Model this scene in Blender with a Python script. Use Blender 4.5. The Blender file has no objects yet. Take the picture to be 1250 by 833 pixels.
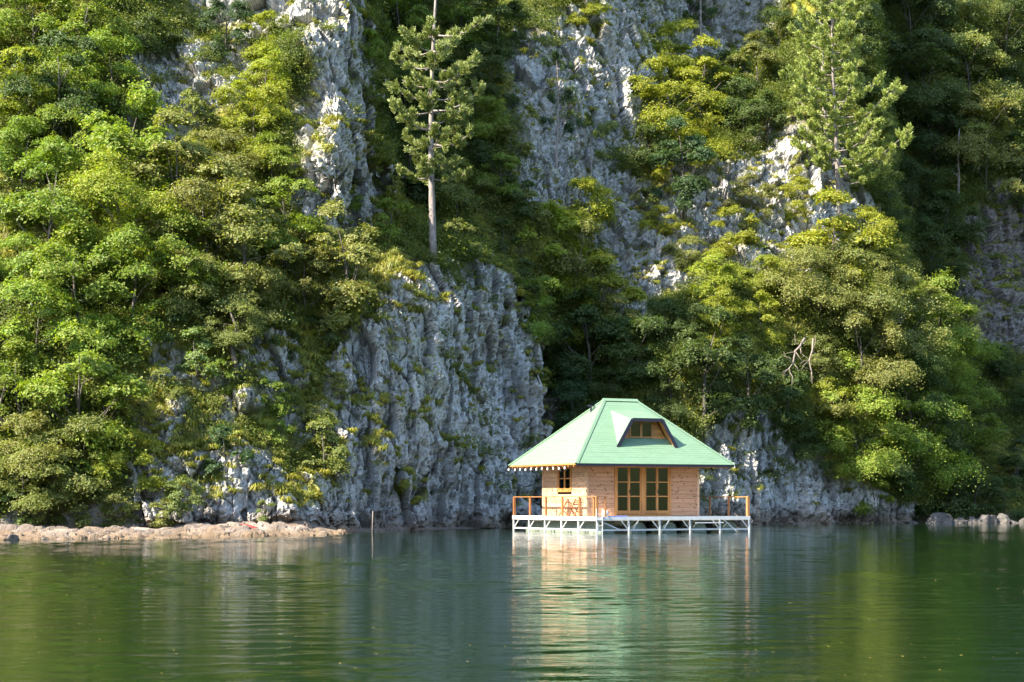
import bpy, bmesh, math, random
import numpy as np
from mathutils import Vector, Matrix, Euler
C = bpy.context.scene
COL = C.collection
R = math.radians
random.seed(7); rng = np.random.default_rng(11)
F = 2250.0; HZ = 610.0; HC = 1.64      # focal length and horizon of the 1250 px wide photograph, eye height

# ------------------------------------------------------------------ camera
cam = bpy.data.cameras.new('camera'); camo = bpy.data.objects.new('camera', cam); COL.objects.link(camo)
cam.sensor_width = 36; cam.lens = 36*F/1250; cam.clip_start = .5; cam.clip_end = 3000
camo.location = (0, 0, HC); camo.rotation_euler = (R(90), 0, 0)
cam.shift_y = (HZ-416.5)/1250
C.camera = camo
# ------------------------------------------------------------------ sky and sun
SUN = Vector((-.83, -.56, .85)).normalized()
EL = math.asin(SUN.z); AZ = math.atan2(SUN.x, SUN.y)
w = bpy.data.worlds.new("World"); C.world = w; w.use_nodes = True
nt = w.node_tree; bg = nt.nodes['Background']
sky = nt.nodes.new('ShaderNodeTexSky'); sky.sky_type = 'NISHITA'; sky.sun_disc = False
sky.sun_elevation = EL; sky.sun_rotation = AZ; sky.air_density = 1.0; sky.dust_density = .6
nt.links.new(sky.outputs[0], bg.inputs[0]); bg.inputs[1].default_value = .15
sl = bpy.data.lights.new('sun', 'SUN'); sl.energy = 5.0; sl.angle = R(.5); sl.color = (1, .9, .74)
so = bpy.data.objects.new('sun', sl); COL.objects.link(so)
so.rotation_euler = SUN.to_track_quat('Z', 'Y').to_euler()
C.view_settings.view_transform = 'Standard'; C.view_settings.look = 'None'
C.view_settings.exposure = 1.9; C.view_settings.gamma = 1
C.cycles.max_bounces = 6; C.cycles.transparent_max_bounces = 6; C.cycles.diffuse_bounces = 3

# ------------------------------------------------------------------ helpers
def tag(o, label=None, cat=None, group=None, kind=None):
    if label: o['label'] = label
    if cat: o['category'] = cat
    if group: o['group'] = group
    if kind: o['kind'] = kind
    return o
def link(name, me, parent=None):
    o = bpy.data.objects.new(name, me); COL.objects.link(o)
    if parent is not None: o.parent = parent
    return o
def thing(name, label, cat, loc=(0, 0, 0), rz=0, group=None):
    o = link(name, None); o.location = loc; o.rotation_euler = (0, 0, rz); o.empty_display_size = .3
    return tag(o, label, cat, group)
def np_mesh(name, V, Fa, mat=None, smooth=False, attrs=None):
    me = bpy.data.meshes.new(name); V = np.asarray(V, np.float32); Fa = np.asarray(Fa, np.int32)
    k = Fa.shape[1]
    me.vertices.add(len(V)); me.vertices.foreach_set('co', V.ravel())
    me.loops.add(Fa.size); me.loops.foreach_set('vertex_index', Fa.ravel())
    me.polygons.add(len(Fa)); me.polygons.foreach_set('loop_start', np.arange(0, Fa.size, k, dtype=np.int32))
    me.polygons.foreach_set('loop_total', np.full(len(Fa), k, np.int32))
    me.polygons.foreach_set('use_smooth', np.full(len(Fa), smooth))
    if mat: me.materials.append(mat)
    for an, av in (attrs or {}).items():
        at = me.attributes.new(an, 'FLOAT', 'POINT'); at.data.foreach_set('value', np.asarray(av, np.float32))
    me.update(); me.validate()
    return me
def flip_copy(o): return o.copy()

# shape collector: boxes, bars and tubes into one mesh
class MB:
    def __init__(s): s.v = []; s.f = []
    def add(s, vs, fs):
        n = len(s.v); s.v += [tuple(v) for v in vs]; s.f += [tuple(n+i for i in f) for f in fs]; return s
    def box(s, x0, x1, y0, y1, z0, z1):
        v = [(x, y, z) for z in (z0, z1) for y in (y0, y1) for x in (x0, x1)]
        return s.add(v, [(0, 2, 3, 1), (4, 5, 7, 6), (0, 1, 5, 4), (2, 6, 7, 3), (0, 4, 6, 2), (1, 3, 7, 5)])
    def bar(s, a, b, w, h=None):
        a = Vector(a); b = Vector(b); h = h or w; d = (b-a).normalized()
        up = Vector((0, 0, 1)) if abs(d.z) < .95 else Vector((0, 1, 0))
        x = d.cross(up).normalized(); y = x.cross(d).normalized()
        v = [p + x*sx*w/2 + y*sy*h/2 for p in (a, b) for sy in (-1, 1) for sx in (-1, 1)]
        return s.add(v, [(0, 1, 3, 2), (4, 6, 7, 5), (0, 4, 5, 1), (2, 3, 7, 6), (0, 2, 6, 4), (1, 5, 7, 3)])
    def tube(s, pts, rads, n=6, cap=True):
        rings = []; base = len(s.v); pts = [Vector(p) for p in pts]
        for i, p in enumerate(pts):
            d = (pts[min(i+1, len(pts)-1)]-pts[max(i-1, 0)]).normalized()
            up = Vector((0, 0, 1)) if abs(d.z) < .9 else Vector((1, 0, 0))
            x = d.cross(up).normalized(); y = x.cross(d).normalized()
            for k in range(n):
                a = 2*math.pi*k/n; s.v.append(tuple(p + (x*math.cos(a)+y*math.sin(a))*rads[i]))
        for i in range(len(pts)-1):
            for k in range(n):
                a = base+i*n+k; b = base+i*n+(k+1) % n
                s.f.append((a, b, b+n, a+n))
        if cap:
            s.f.append(tuple(base+k for k in range(n))[::-1]); e = base+(len(pts)-1)*n
            s.f.append(tuple(e+k for k in range(n)))
        return s
    def poly(s, vs): return s.add(vs, [tuple(range(len(vs)))])
    def prism(s, vs, d):
        d = Vector(d); n = len(vs); a = [Vector(v) for v in vs]
        return s.add(a+[p+d for p in a], [tuple(range(n))[::-1], tuple(range(n, 2*n))]+[(i, (i+1) % n, n+(i+1) % n, n+i) for i in range(n)])
    def mesh(s, name, mat, smooth=False, fix=True):
        me = bpy.data.meshes.new(name); me.from_pydata(s.v, [], s.f)
        if fix:
            bm = bmesh.new(); bm.from_mesh(me); bmesh.ops.recalc_face_normals(bm, faces=bm.faces); bm.to_mesh(me); bm.free()
        if smooth: me.polygons.foreach_set('use_smooth', [True]*len(me.polygons))
        if mat: me.materials.append(mat)
        me.update(); return me
    def build(s, name, mat, parent=None, smooth=False, bevel=0):
        o = link(name, s.mesh(name, mat, smooth), parent)
        if bevel:
            b = o.modifiers.new('bevel', 'BEVEL'); b.width = bevel; b.segments = 1; b.limit_method = 'ANGLE'
        return o

# ------------------------------------------------------------------ noise in numpy
def _h(ix, iy, iz, s):
    h = (ix.astype(np.uint32)*np.uint32(374761393) + iy.astype(np.uint32)*np.uint32(668265263) + iz.astype(np.uint32)*np.uint32(2147483647) + np.uint32(s*1274126177 % 4294967296))
    h ^= h >> np.uint32(13); h *= np.uint32(1274126177); h ^= h >> np.uint32(16); h *= np.uint32(2246822519); h ^= h >> np.uint32(15)
    return h
def _u(h): return (h & np.uint32(0xFFFFFF)).astype(np.float32)/np.float32(0xFFFFFF)
def vnoise(P, s=0):
    I = np.floor(P); f = (P-I).astype(np.float32); I = I.astype(np.int64)
    f = f*f*f*(f*(f*6-15)+10); r = 0
    for dx in (0, 1):
        wx = f[..., 0] if dx else 1-f[..., 0]
        for dy in (0, 1):
            wy = wx*(f[..., 1] if dy else 1-f[..., 1])
            for dz in (0, 1):
                wz = wy*(f[..., 2] if dz else 1-f[..., 2])
                r = r + wz*_u(_h(I[..., 0]+dx, I[..., 1]+dy, I[..., 2]+dz, s))
    return r*2-1
def fbm(P, o=4, s=0, g=.5):
    a = 1; t = 0; n = 0
    for i in range(o):
        t = t + a*vnoise(P*(2.03**i)+i*17.3, s+i); n += a; a *= g
    return t/n
def worley(P, s=0, tilt=.5):
    I = np.floor(P).astype(np.int64); f1 = np.full(P.shape[:-1], 9., np.float32); f2 = f1.copy(); val = np.zeros_like(f1)
    for dx in (-1, 0, 1):
        for dy in (-1, 0, 1):
            for dz in (-1, 0, 1):
                h = _h(I[..., 0]+dx, I[..., 1]+dy, I[..., 2]+dz, s)
                px = I[..., 0]+dx+_u(h); h2 = h*np.uint32(747796405)+np.uint32(1); h2 ^= h2 >> np.uint32(14)
                py = I[..., 1]+dy+_u(h2); h3 = h2*np.uint32(747796405)+np.uint32(7); h3 ^= h3 >> np.uint32(14)
                pz = I[..., 2]+dz+_u(h3); h4 = h3*np.uint32(2246822519)+np.uint32(3); h4 ^= h4 >> np.uint32(15)
                ex = P[..., 0]-px; ey = P[..., 1]-py; ez = P[..., 2]-pz
                d = np.sqrt(ex*ex+ey*ey+ez*ez).astype(np.float32)
                v = _u(h4)-.5 + tilt*((_u(h)-.5)*ex*2+(_u(h2)-.5)*ey*2+(_u(h3)-.3)*ez*2)
                c = d < f1
                f2 = np.where(c, f1, np.minimum(f2, d)); val = np.where(c, v, val); f1 = np.where(c, d, f1)
    return f1, f2, val.astype(np.float32)
def sstep(a, b, x):
    t = np.clip((x-a)/(b-a), 0, 1); return t*t*(3-2*t)

# ------------------------------------------------------------------ materials
class NM:
    def __init__(s, name):
        s.m = bpy.data.materials.new(name); s.m.use_nodes = True; s.t = s.m.node_tree; s.n = s.t.nodes
        s.b = s.n['Principled BSDF']; s.o = s.n['Material Output']
    def N(s, typ, **k):
        n = s.n.new(typ)
        for a, v in k.items(): setattr(n, a, v)
        return n
    def L(s, a, b): s.t.links.new(a, b)
    def coord(s, kind='Object'): return s.N('ShaderNodeTexCoord').outputs[kind]
    def mapv(s, v, sc, rot=(0, 0, 0)):
        n = s.N('ShaderNodeMapping'); n.inputs['Scale'].default_value = sc; n.inputs['Rotation'].default_value = rot; s.L(v, n.inputs[0]); return n.outputs[0]
    def noise(s, v, sc, det=4, rough=.55, dist=0):
        n = s.N('ShaderNodeTexNoise'); n.inputs['Scale'].default_value = sc; n.inputs['Detail'].default_value = det
        n.inputs['Roughness'].default_value = rough; n.inputs['Distortion'].default_value = dist
        if v is not None: s.L(v, n.inputs['Vector'])
        return n.outputs['Fac']
    def ramp(s, f, stops):
        n = s.N('ShaderNodeValToRGB'); cr = n.color_ramp
        while len(cr.elements) < len(stops): cr.elements.new(.5)
        for e, (p, c) in zip(cr.elements, stops):
            e.position = p; e.color = (c, c, c, 1) if isinstance(c, (int, float)) else (*c, 1)
        s.L(f, n.inputs[0]); return n.outputs[0]
    def mix(s, f, a, b, mode='MIX'):
        n = s.N('ShaderNodeMix', data_type='RGBA', blend_type=mode)
        for sock, v in ((n.inputs[0], f), (n.inputs[6], a), (n.inputs[7], b)):
            if isinstance(v, (int, float)): sock.default_value = v
            elif isinstance(v, tuple): sock.default_value = (*v, 1)
            else: s.L(v, sock)
        return n.outputs[2]
    def math(s, op, a, b=0):
        n = s.N('ShaderNodeMath', operation=op)
        for sock, v in ((n.inputs[0], a), (n.inputs[1], b)):
            if isinstance(v, (int, float)): sock.default_value = v
            else: s.L(v, sock)
        return n.outputs[0]
    def bump(s, h, st=.3, d=.05):
        n = s.N('ShaderNodeBump'); n.inputs['Strength'].default_value = st; n.inputs['Distance'].default_value = d
        s.L(h, n.inputs['Height']); s.L(n.outputs[0], s.b.inputs['Normal']); return n
    def set(s, **k):
        for a, v in k.items():
            sock = s.b.inputs[a.replace('_', ' ')]
            if isinstance(v, tuple): sock.default_value = (*v, 1)
            elif isinstance(v, (int, float)): sock.default_value = v
            else: s.L(v, sock)
        return s

def m_rock(name, light, mid, dark, warm):
    m = NM(name); g = m.coord()
    n1 = m.noise(m.mapv(g, (.5, .5, .16)), 1.0, 6, .6, .6)
    col = m.ramp(n1, [(.28, dark), (.46, mid), (.66, light)])
    n2 = m.noise(m.mapv(g, (1.6, 1.6, .35)), 1.0, 5, .65)
    col = m.mix(m.ramp(n2, [(.5, 0), (.7, .55)]), col, tuple(c*.40 for c in mid))
    n3 = m.noise(g, .35, 3); col = m.mix(m.ramp(n3, [(.52, 0), (.68, .5)]), col, warm)
    n4 = m.noise(g, 9, 5, .7); col = m.mix(m.ramp(n4, [(.35, .35), (.6, 0)]), col, (.1, .1, .095))
    at = m.N('ShaderNodeAttribute', attribute_name='soil').outputs['Fac']
    brn_shade = m.N('ShaderNodeAttribute', attribute_name='brown').outputs['Fac']
    col = m.mix(brn_shade, col, m.mix(n1, (.06, .048, .045), (.20, .16, .145)))  # recess tint: browner rock, with its shade mixed into the colour
    wet = m.N('ShaderNodeAttribute', attribute_name='wet').outputs['Fac']
    so_ = m.mix(m.ramp(m.noise(g, 4.5, 7, .7), [(.38, 0), (.62, 1)]), (.018, .026, .008), (.13, .12, .035))
    moss = m.mix(m.noise(g, 1.2, 4), (.16, .19, .018), (.33, .27, .03))
    so_ = m.mix(m.ramp(m.noise(g, .45, 3), [(.45, 0), (.6, 1)]), so_, moss)
    col = m.mix(at, col, so_)
    col = m.mix(wet, col, m.mix(m.noise(g, 1.5, 4), (.07, .055, .04), (.24, .16, .09)))
    h = m.math('ADD', m.noise(g, 3, 8, .68), m.math('MULTIPLY', m.noise(m.mapv(g, (1, 1, .4)), 14, 4, .6), .35))
    m.bump(h, .9, .14); m.set(Base_Color=col, Roughness=.9); m.b.inputs['Specular IOR Level'].default_value = .25
    return m.m
M = {}
M['rock'] = m_rock('limestone', (.57, .555, .54), (.47, .465, .46), (.28, .275, .275), (.40, .34, .27))
M['shore'] = m_rock('shore_limestone', (.33, .265, .21), (.19, .15, .12), (.06, .045, .032), (.26, .155, .08))
M['boulder'] = m_rock('boulder_stone', (.17, .155, .145), (.11, .10, .093), (.05, .045, .04), (.14, .10, .075))

def m_leaf(name, obj=True, col=(.1, .15, .03), col2=(.05, .09, .02), tr=.42):
    m = NM(name); geo = m.N('ShaderNodeNewGeometry'); oi = m.N('ShaderNodeObjectInfo')
    rp = geo.outputs['Random Per Island']
    if obj:
        base = oi.outputs['Color']
    else:
        base = m.mix(oi.outputs['Random'], col, col2)
    hsv = m.N('ShaderNodeHueSaturation'); m.L(base, hsv.inputs['Color'])
    m.L(m.math('ADD', m.math('MULTIPLY', rp, .05), .475), hsv.inputs['Hue'])
    m.L(m.math('ADD', m.math('MULTIPLY', m.math('FRACT', m.math('MULTIPLY', rp, 7.31)), .7), .65), hsv.inputs['Value'])
    c = hsv.outputs[0]
    m.set(Base_Color=c, Roughness=.5); m.b.inputs['Specular IOR Level'].default_value = .35
    t = m.N('ShaderNodeBsdfTranslucent'); tc = m.mix(.0, c, c)
    br = m.N('ShaderNodeBrightContrast'); m.L(c, br.inputs[0]); br.inputs[1].default_value = 0
    tcol = m.mix(1.0, c, (1.35, 1.45, .5), 'MULTIPLY'); m.L(tcol, t.inputs[0])
    mx = m.N('ShaderNodeMixShader'); mx.inputs[0].default_value = tr
    m.L(m.b.outputs[0], mx.inputs[1]); m.L(t.outputs[0], mx.inputs[2]); m.L(mx.outputs[0], m.o.inputs[0])
    return m.m
M['leaf'] = m_leaf('leaf_green')
M['under'] = m_leaf('undergrowth_leaf', False, (.165, .195, .035), (.075, .105, .026))
M['grass'] = m_leaf('hanging_grass', False, (.27, .25, .035), (.16, .18, .025), .3)
M['needle'] = m_leaf('pine_needle', True, tr=.15)
def m_bark(name, a, b):
    m = NM(name); g = m.coord(); n = m.noise(m.mapv(g, (6, 6, 1.5)), 1.5, 6, .7)
    m.set(Base_Color=m.ramp(n, [(.3, a), (.7, b)]), Roughness=.9); m.bump(n, .7, .03); return m.m
M['bark'] = m_bark('dark_bark', (.035, .03, .025), (.14, .12, .10))
M['pinebark'] = m_bark('pine_bark', (.10, .08, .075), (.36, .31, .28))
M['dead'] = m_bark('bleached_wood', (.12, .09, .075), (.32, .27, .22))
def m_wood(name, a, b, knots=True, axis='x'):
    m = NM(name); g = m.coord(); oi = m.N('ShaderNodeObjectInfo')
    off = m.N('ShaderNodeVectorMath', operation='ADD'); m.L(g, off.inputs[0])
    cb = m.N('ShaderNodeCombineXYZ'); r_ = m.math('MULTIPLY', oi.outputs['Random'], 37.)
    for i in range(3): m.L(r_, cb.inputs[i])
    m.L(cb.outputs[0], off.inputs[1]); v = off.outputs[0]
    sc = {'x': (1.2, 14, 22), 'z': (14, 14, 1.2), 'y': (14, 1.2, 22)}[axis]
    n = m.noise(m.mapv(v, sc), 1, 5, .6, .4); c = m.ramp(n, [(.3, a), (.72, b)])
    if knots:
        vo = m.N('ShaderNodeTexVoronoi'); vo.inputs['Scale'].default_value = 3.4; m.L(m.mapv(v, (1, 1, 1.7)), vo.inputs['Vector'])
        c = m.mix(m.ramp(vo.outputs['Distance'], [(.13, .9), (.25, 0)]), c, (.075, .035, .02))
    hs = m.N('ShaderNodeHueSaturation'); m.L(c, hs.inputs['Color'])
    m.L(m.math('ADD', m.math('MULTIPLY', oi.outputs['Random'], .36), .8), hs.inputs['Value'])
    m.set(Base_Color=hs.outputs[0], Roughness=.6); m.bump(n, .25, .01); return m.m
M['plank'] = m_wood('pine_plank', (.40, .195, .10), (.56, .32, .19))
M['plank_side'] = m_wood('pine_plank_side', (.42, .24, .13), (.60, .40, .26), True, 'y')
M['frame'] = m_wood('orange_frame_wood', (.34, .135, .035), (.50, .24, .07), False, 'z')
M['rail'] = m_wood('stained_rail_wood', (.27, .10, .03), (.40, .18, .065), False, 'z')
M['chair'] = m_wood('red_brown_wood', (.20, .06, .02), (.32, .11, .04), False, 'z')
def simple(name, col, rough=.5, metal=0, spec=.5, noise=.15, sc=3):
    m = NM(name); n = m.noise(m.coord(), sc, 5, .65)
    m.set(Base_Color=m.mix(m.ramp(n, [(.35, 0), (.7, 1)]), tuple(c*(1-noise) for c in col), tuple(min(1, c*(1+noise)) for c in col)), Roughness=rough, Metallic=metal)
    m.b.inputs['Specular IOR Level'].default_value = spec; return m.m
M['white'] = simple('white_painted_steel', (.56, .56, .55), .45, noise=.1)
M['deck'] = simple('deck_boards', (.62, .56, .48), .7, noise=.2)
M['navy'] = simple('dark_navy_trim', (.02, .018, .035), .4)
M['pontoon'] = simple('grey_green_float', (.22, .26, .21), .55, noise=.35, sc=2)
M['inside'] = simple('dark_interior', (.05, .035, .025), .8)
M['blue'] = simple('blue_plastic', (.04, .12, .5), .4)
M['red'] = simple('red_paint', (.26, .028, .02), .45)
M['bulb'] = simple('frosted_bulb', (.85, .82, .76), .25)
M['chrome'] = simple('handle_metal', (.3, .3, .3), .3, .9)
M['rope'] = simple('pale_pole', (.30, .25, .21), .7)
def m_roof():
    m = NM('green_shingle'); g = m.coord(); br = m.N('ShaderNodeTexBrick'); m.L(m.coord('UV'), br.inputs['Vector'])
    br.inputs['Scale'].default_value = 1; br.inputs['Brick Width'].default_value = .33; br.inputs['Row Height'].default_value = .145
    br.inputs['Mortar Size'].default_value = .006; br.inputs['Mortar Smooth'].default_value = .3
    br.inputs['Color1'].default_value = (.118, .21, .13, 1); br.inputs['Color2'].default_value = (.135, .23, .145, 1); br.inputs['Mortar'].default_value = (.08, .14, .085, 1)
    c = m.mix(m.ramp(m.noise(g, 1.1, 6, .7), [(.45, 0), (.75, .5)]), br.outputs[0], (.10, .17, .09))
    c = m.mix(m.ramp(m.noise(g, 60, 2), [(.4, .0), (.7, .25)]), c, (.25, .36, .25))
    m.set(Base_Color=c, Roughness=.75); m.bump(m.noise(g, 90, 2), .3, .01); return m.m
M['roof'] = m_roof()
def m_glass():
    m = NM('window_glass'); t = m.N('ShaderNodeBsdfTransparent'); t.inputs[0].default_value = (.14, .16, .15, 1)
    gl = m.N('ShaderNodeBsdfGlossy'); gl.inputs['Roughness'].default_value = .02
    fr = m.N('ShaderNodeFresnel'); fr.inputs[0].default_value = 1.5
    mx = m.N('ShaderNodeMixShader'); m.L(m.math('ADD', fr.outputs[0], .03), mx.inputs[0]); m.L(t.outputs[0], mx.inputs[1]); m.L(gl.outputs[0], mx.inputs[2])
    m.L(mx.outputs[0], m.o.inputs[0]); return m.m
M['glass'] = m_glass()
def m_water():
    m = NM('lake_water'); g = m.coord()
    a = m.noise(m.mapv(g, (.8, 2.0, 1), (0, 0, .12)), 1.1, 3, .5, .3)
    b = m.noise(m.mapv(g, (1.3, 2.6, 1), (0, 0, -.2)), 2.6, 3, .55, .2)
    c = m.noise(m.mapv(g, (.15, .35, 1)), .6, 2)
    d = m.noise(m.mapv(g, (1.6, 2.6, 1), (0, 0, .35)), 7.5, 2, .5)
    h = m.math('ADD', m.math('ADD', m.math('MULTIPLY', a, .38), m.math('MULTIPLY', b, .22)), m.math('MULTIPLY', d, .13))
    h = m.math('MULTIPLY', h, m.math('ADD', m.math('MULTIPLY', m.ramp(c, [(.35, 0), (.65, 1)]), .7), .5))
    m.bump(h, 1.0, .017)
    m.set(Base_Color=m.mix(m.noise(g, .05, 2), (.005, .020, .007), (.009, .023, .004)), Roughness=.02, IOR=1.4)
    return m.m
M['water'] = m_water()
# ------------------------------------------------------------------ terrain
def tps(ctrl):
    c = np.array(ctrl, float); X = c[:, :2]/100; y = c[:, 2]; n = len(c)
    d = np.linalg.norm(X[:, None]-X[None], axis=2); K = np.where(d > 0, d*d*np.log(d+1e-9), 0)+np.eye(n)*.15
    P = np.c_[np.ones(n), X]; A = np.zeros((n+3, n+3)); A[:n, :n] = K; A[:n, n:] = P; A[n:, :n] = P.T
    s = np.linalg.solve(A, np.r_[y, 0, 0, 0])
    def f(px, py):
        qx = px/100; qy = py/100; r = s[n]+s[n+1]*qx+s[n+2]*qy
        for i in range(n):
            d2 = (qx-X[i, 0])**2+(qy-X[i, 1])**2
            r = r+s[i]*.5*d2*np.log(d2+1e-12)
        return r
    return f
A_ = [(-100, 640, 82), (-100, 300, 93), (-100, 0, 106), (0, 700, 83), (0, 640, 83), (0, 500, 87), (0, 330, 92), (0, 150, 98), (0, 0, 105), (130, 700, 84.5), (130, 640, 84.5), (130, 450, 89.5), (130, 250, 97), (130, 0, 106),
  (260, 700, 86), (260, 640, 86.5), (260, 560, 87.3), (260, 500, 89), (260, 420, 91.5), (260, 330, 95), (260, 200, 100), (260, 100, 104), (260, 0, 110),
  (400, 700, 89), (400, 640, 89.5), (400, 560, 91.5), (400, 450, 95), (400, 330, 99), (400, 270, 101), (400, 180, 102.5), (400, 100, 105), (400, 0, 110), (460, 150, 110), (455, 50, 113),
  (430, 700, 91), (430, 640, 91.5), (430, 500, 93.5), (430, 400, 96), (520, 700, 98), (520, 640, 98), (520, 500, 98.5), (520, 330, 102), (600, 700, 106), (600, 640, 106), (600, 450, 107), (600, 330, 109), (655, 700, 111), (655, 640, 111), (655, 400, 113),
  (500, 290, 105), (430, 280, 102.5), (560, 300, 108), (640, 300, 118)]
B_ = [(480, 300, 117), (480, 200, 121), (480, 100, 126), (530, 0, 134), (530, 150, 126), (600, 250, 122), (620, 100, 128), (620, 0, 135), (690, 640, 113), (690, 700, 113), (690, 450, 122), (690, 350, 124), (650, 250, 123), (650, 400, 121),
  (800, 700, 115), (800, 640, 115), (800, 500, 118), (800, 400, 123), (800, 300, 129), (800, 200, 135), (700, 100, 131), (700, 250, 126), (800, 100, 140), (900, 100, 149), (700, 0, 137), (850, 0, 150), (930, 0, 155),
  (920, 700, 121.5), (920, 640, 121.5), (920, 520, 122), (920, 440, 123), (920, 350, 127), (920, 230, 134), (1000, 700, 124.5), (1000, 640, 124.5), (1000, 560, 125), (1000, 450, 126), (1000, 300, 132), (1010, 230, 136), (1000, 100, 145), (1000, 0, 149),
  (1080, 700, 128), (1080, 640, 128), (1080, 580, 128.5), (1080, 450, 130), (1080, 300, 138), (1080, 150, 147), (1080, 0, 151), (1140, 640, 130), (1140, 400, 138)]
C_ = [(1060, 640, 138), (1060, 300, 158), (1060, 0, 170), (1130, 700, 131), (1130, 638, 131), (1130, 560, 143), (1130, 450, 151), (1130, 250, 165), (1130, 0, 177), (1200, 700, 133), (1200, 637, 134), (1200, 550, 145), (1200, 400, 157), (1200, 250, 164), (1200, 0, 178),
  (1250, 700, 134), (1250, 637, 136), (1250, 500, 154), (1250, 400, 160), (1250, 300, 168), (1250, 0, 182), (1350, 640, 138), (1350, 300, 176), (1350, 0, 184)]
fA, fB, fC = tps(A_), tps(B_), tps(C_)
AB = [(-400, 430), (0, 447), (50, 452), (100, 462), (150, 465), (205, 472), (225, 480), (250, 478), (270, 495), (290, 520), (310, 580), (340, 625), (400, 655), (500, 663), (640, 660), (700, 660)]
BC = [(-400, 1040), (0, 1060), (150, 1075), (250, 1082), (350, 1110), (450, 1150), (580, 1130), (640, 1110), (700, 1110)]
ROCKS = [
 [(440, 395), (465, 365), (495, 325), (560, 312), (600, 310), (628, 340), (655, 400), (668, 450), (664, 645), (340, 645), (330, 605), (400, 590), (422, 560), (415, 500), (405, 440)],
 [(150, 575), (180, 558), (240, 550), (300, 540), (330, 560), (420, 580), (440, 645), (160, 645)],
 [(380, 95), (415, 70), (455, 80), (470, 110), (476, 200), (486, 215), (474, 240), (455, 268), (430, 286), (375, 270), (352, 235), (370, 200), (362, 130)],
 [(320, -40), (440, -40), (458, 80), (440, 92), (400, 100), (378, 60), (330, 25)],
 [(155, 62), (200, 50), (235, 32), (305, 35), (330, 80), (285, 125), (235, 132), (222, 172), (160, 158)],
 [(235, -30), (330, -30), (330, 40), (250, 20)],
 [(618, 60), (655, 30), (720, 15), (780, -20), (945, -20), (942, 60), (900, 75), (830, 80), (790, 120), (775, 190), (700, 185), (655, 200), (625, 180)],
 [(630, 190), (700, 180), (750, 200), (790, 220), (835, 270), (850, 350), (800, 365), (745, 320), (690, 255), (640, 250)],
 [(820, 180), (880, 190), (930, 140), (990, 160), (1078, 250), (1070, 305), (1010, 330), (965, 350), (900, 335), (845, 310), (808, 230)],
 [(835, 525), (870, 505), (930, 490), (950, 530), (1000, 565), (1060, 590), (1108, 612), (1112, 645), (835, 645)],
 [(742, 345), (790, 335), (790, 405), (750, 395)],
 [(1165, 275), (1200, 230), (1290, 205), (1290, 430), (1190, 425), (1175, 350)],
 [(176, 422), (228, 424), (232, 468), (186, 474)], [(282, 436), (345, 426), (384, 460), (330, 484)], [(165, 508), (220, 510), (216, 550), (166, 550)], [(232, 440), (262, 446), (280, 462), (240, 466)], [(345, 500), (385, 508), (380, 540), (350, 535)], [(250, 500), (285, 505), (280, 530), (255, 528)],
 [(296, 398), (355, 404), (366, 432), (305, 434)], [(60, 470), (95, 480), (90, 505), (62, 500)], [(225, 560), (300, 545), (330, 640), (170, 640), (165, 590)], [(285, 470), (318, 484), (305, 510), (284, 500)], [(395, 470), (430, 440), (440, 560), (400, 580)], [(205, 485), (222, 490), (218, 512), (208, 508)], [(55, 270), (90, 285), (95, 320), (65, 310)], [(185, 285), (210, 290), (210, 350), (180, 340)], [(235, 225), (300, 235), (345, 290), (330, 300), (280, 270)],
 [(700, 200), (745, 200), (760, 232), (715, 232)], [(1225, 560), (1250, 560), (1250, 600), (1228, 600)], [(950, 265), (1060, 262), (1060, 300), (950, 330)], [(660, 470), (700, 480), (705, 530), (662, 560)]]
def inpoly(px, py, P):
    r = np.zeros(px.shape, bool); n = len(P)
    for i in range(n):
        x0, y0 = P[i]; x1, y1 = P[(i+1) % n]
        if y0 == y1: continue
        c = (y0 > py) != (y1 > py); r ^= c & (px < (x1-x0)*(py-y0)/(y1-y0)+x0)
    return r
ST = 1.5
mid_x = np.arange(-40, 1291, ST); gx = 4*np.cumprod(np.full(62, 1.055)); gx = np.cumsum(gx)
colx = np.r_[(-40-gx)[::-1], mid_x, mid_x[-1]+gx]
mid_y = np.arange(680, -41, -ST); gy = np.cumsum(3*np.cumprod(np.full(60, 1.05)))
rowy = np.r_[720, 700, mid_y, mid_y[-1]-gy]
PX, PY = np.meshgrid(colx, rowy)
W3 = np.stack([PX/45, PY/45, np.zeros_like(PX)], -1)
wob = vnoise(W3, 3)*9+vnoise(W3*3.1, 4)*5+vnoise(W3*8, 9)*2.5
cx_, cy_ = np.clip(PX, -100, 1350), np.clip(PY, -60, 700)
def curve(cv, y): a = np.array(cv, float); return np.interp(y, a[:, 0], a[:, 1])
D = fA(cx_, cy_)
t = sstep(-4, 4, PX-curve(AB, PY)+wob*.7+np.round(vnoise(W3*4.2, 14)*2.2)*4.5); D = D*(1-t)+fB(cx_, cy_)*t
t2 = sstep(-8, 8, PX-curve(BC, PY)+wob*.8); D = D*(1-t2)+fC(cx_, cy_)*t2
D = D+np.maximum(0, -60-PY)*.10-np.maximum(0, PX-1350)*.012+np.maximum(0, -60-PX)*.06
pil = np.exp(-(((PX-418)/42)**2+((PY-170)/75)**2)**1.6)*(PX < curve(AB, PY)+4)+.8*np.exp(-(((PX-390)/55)**2+((PY-25)/60)**2)**1.6)*(PX < curve(AB, PY)+4)
D = D-pil*5.0
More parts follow.
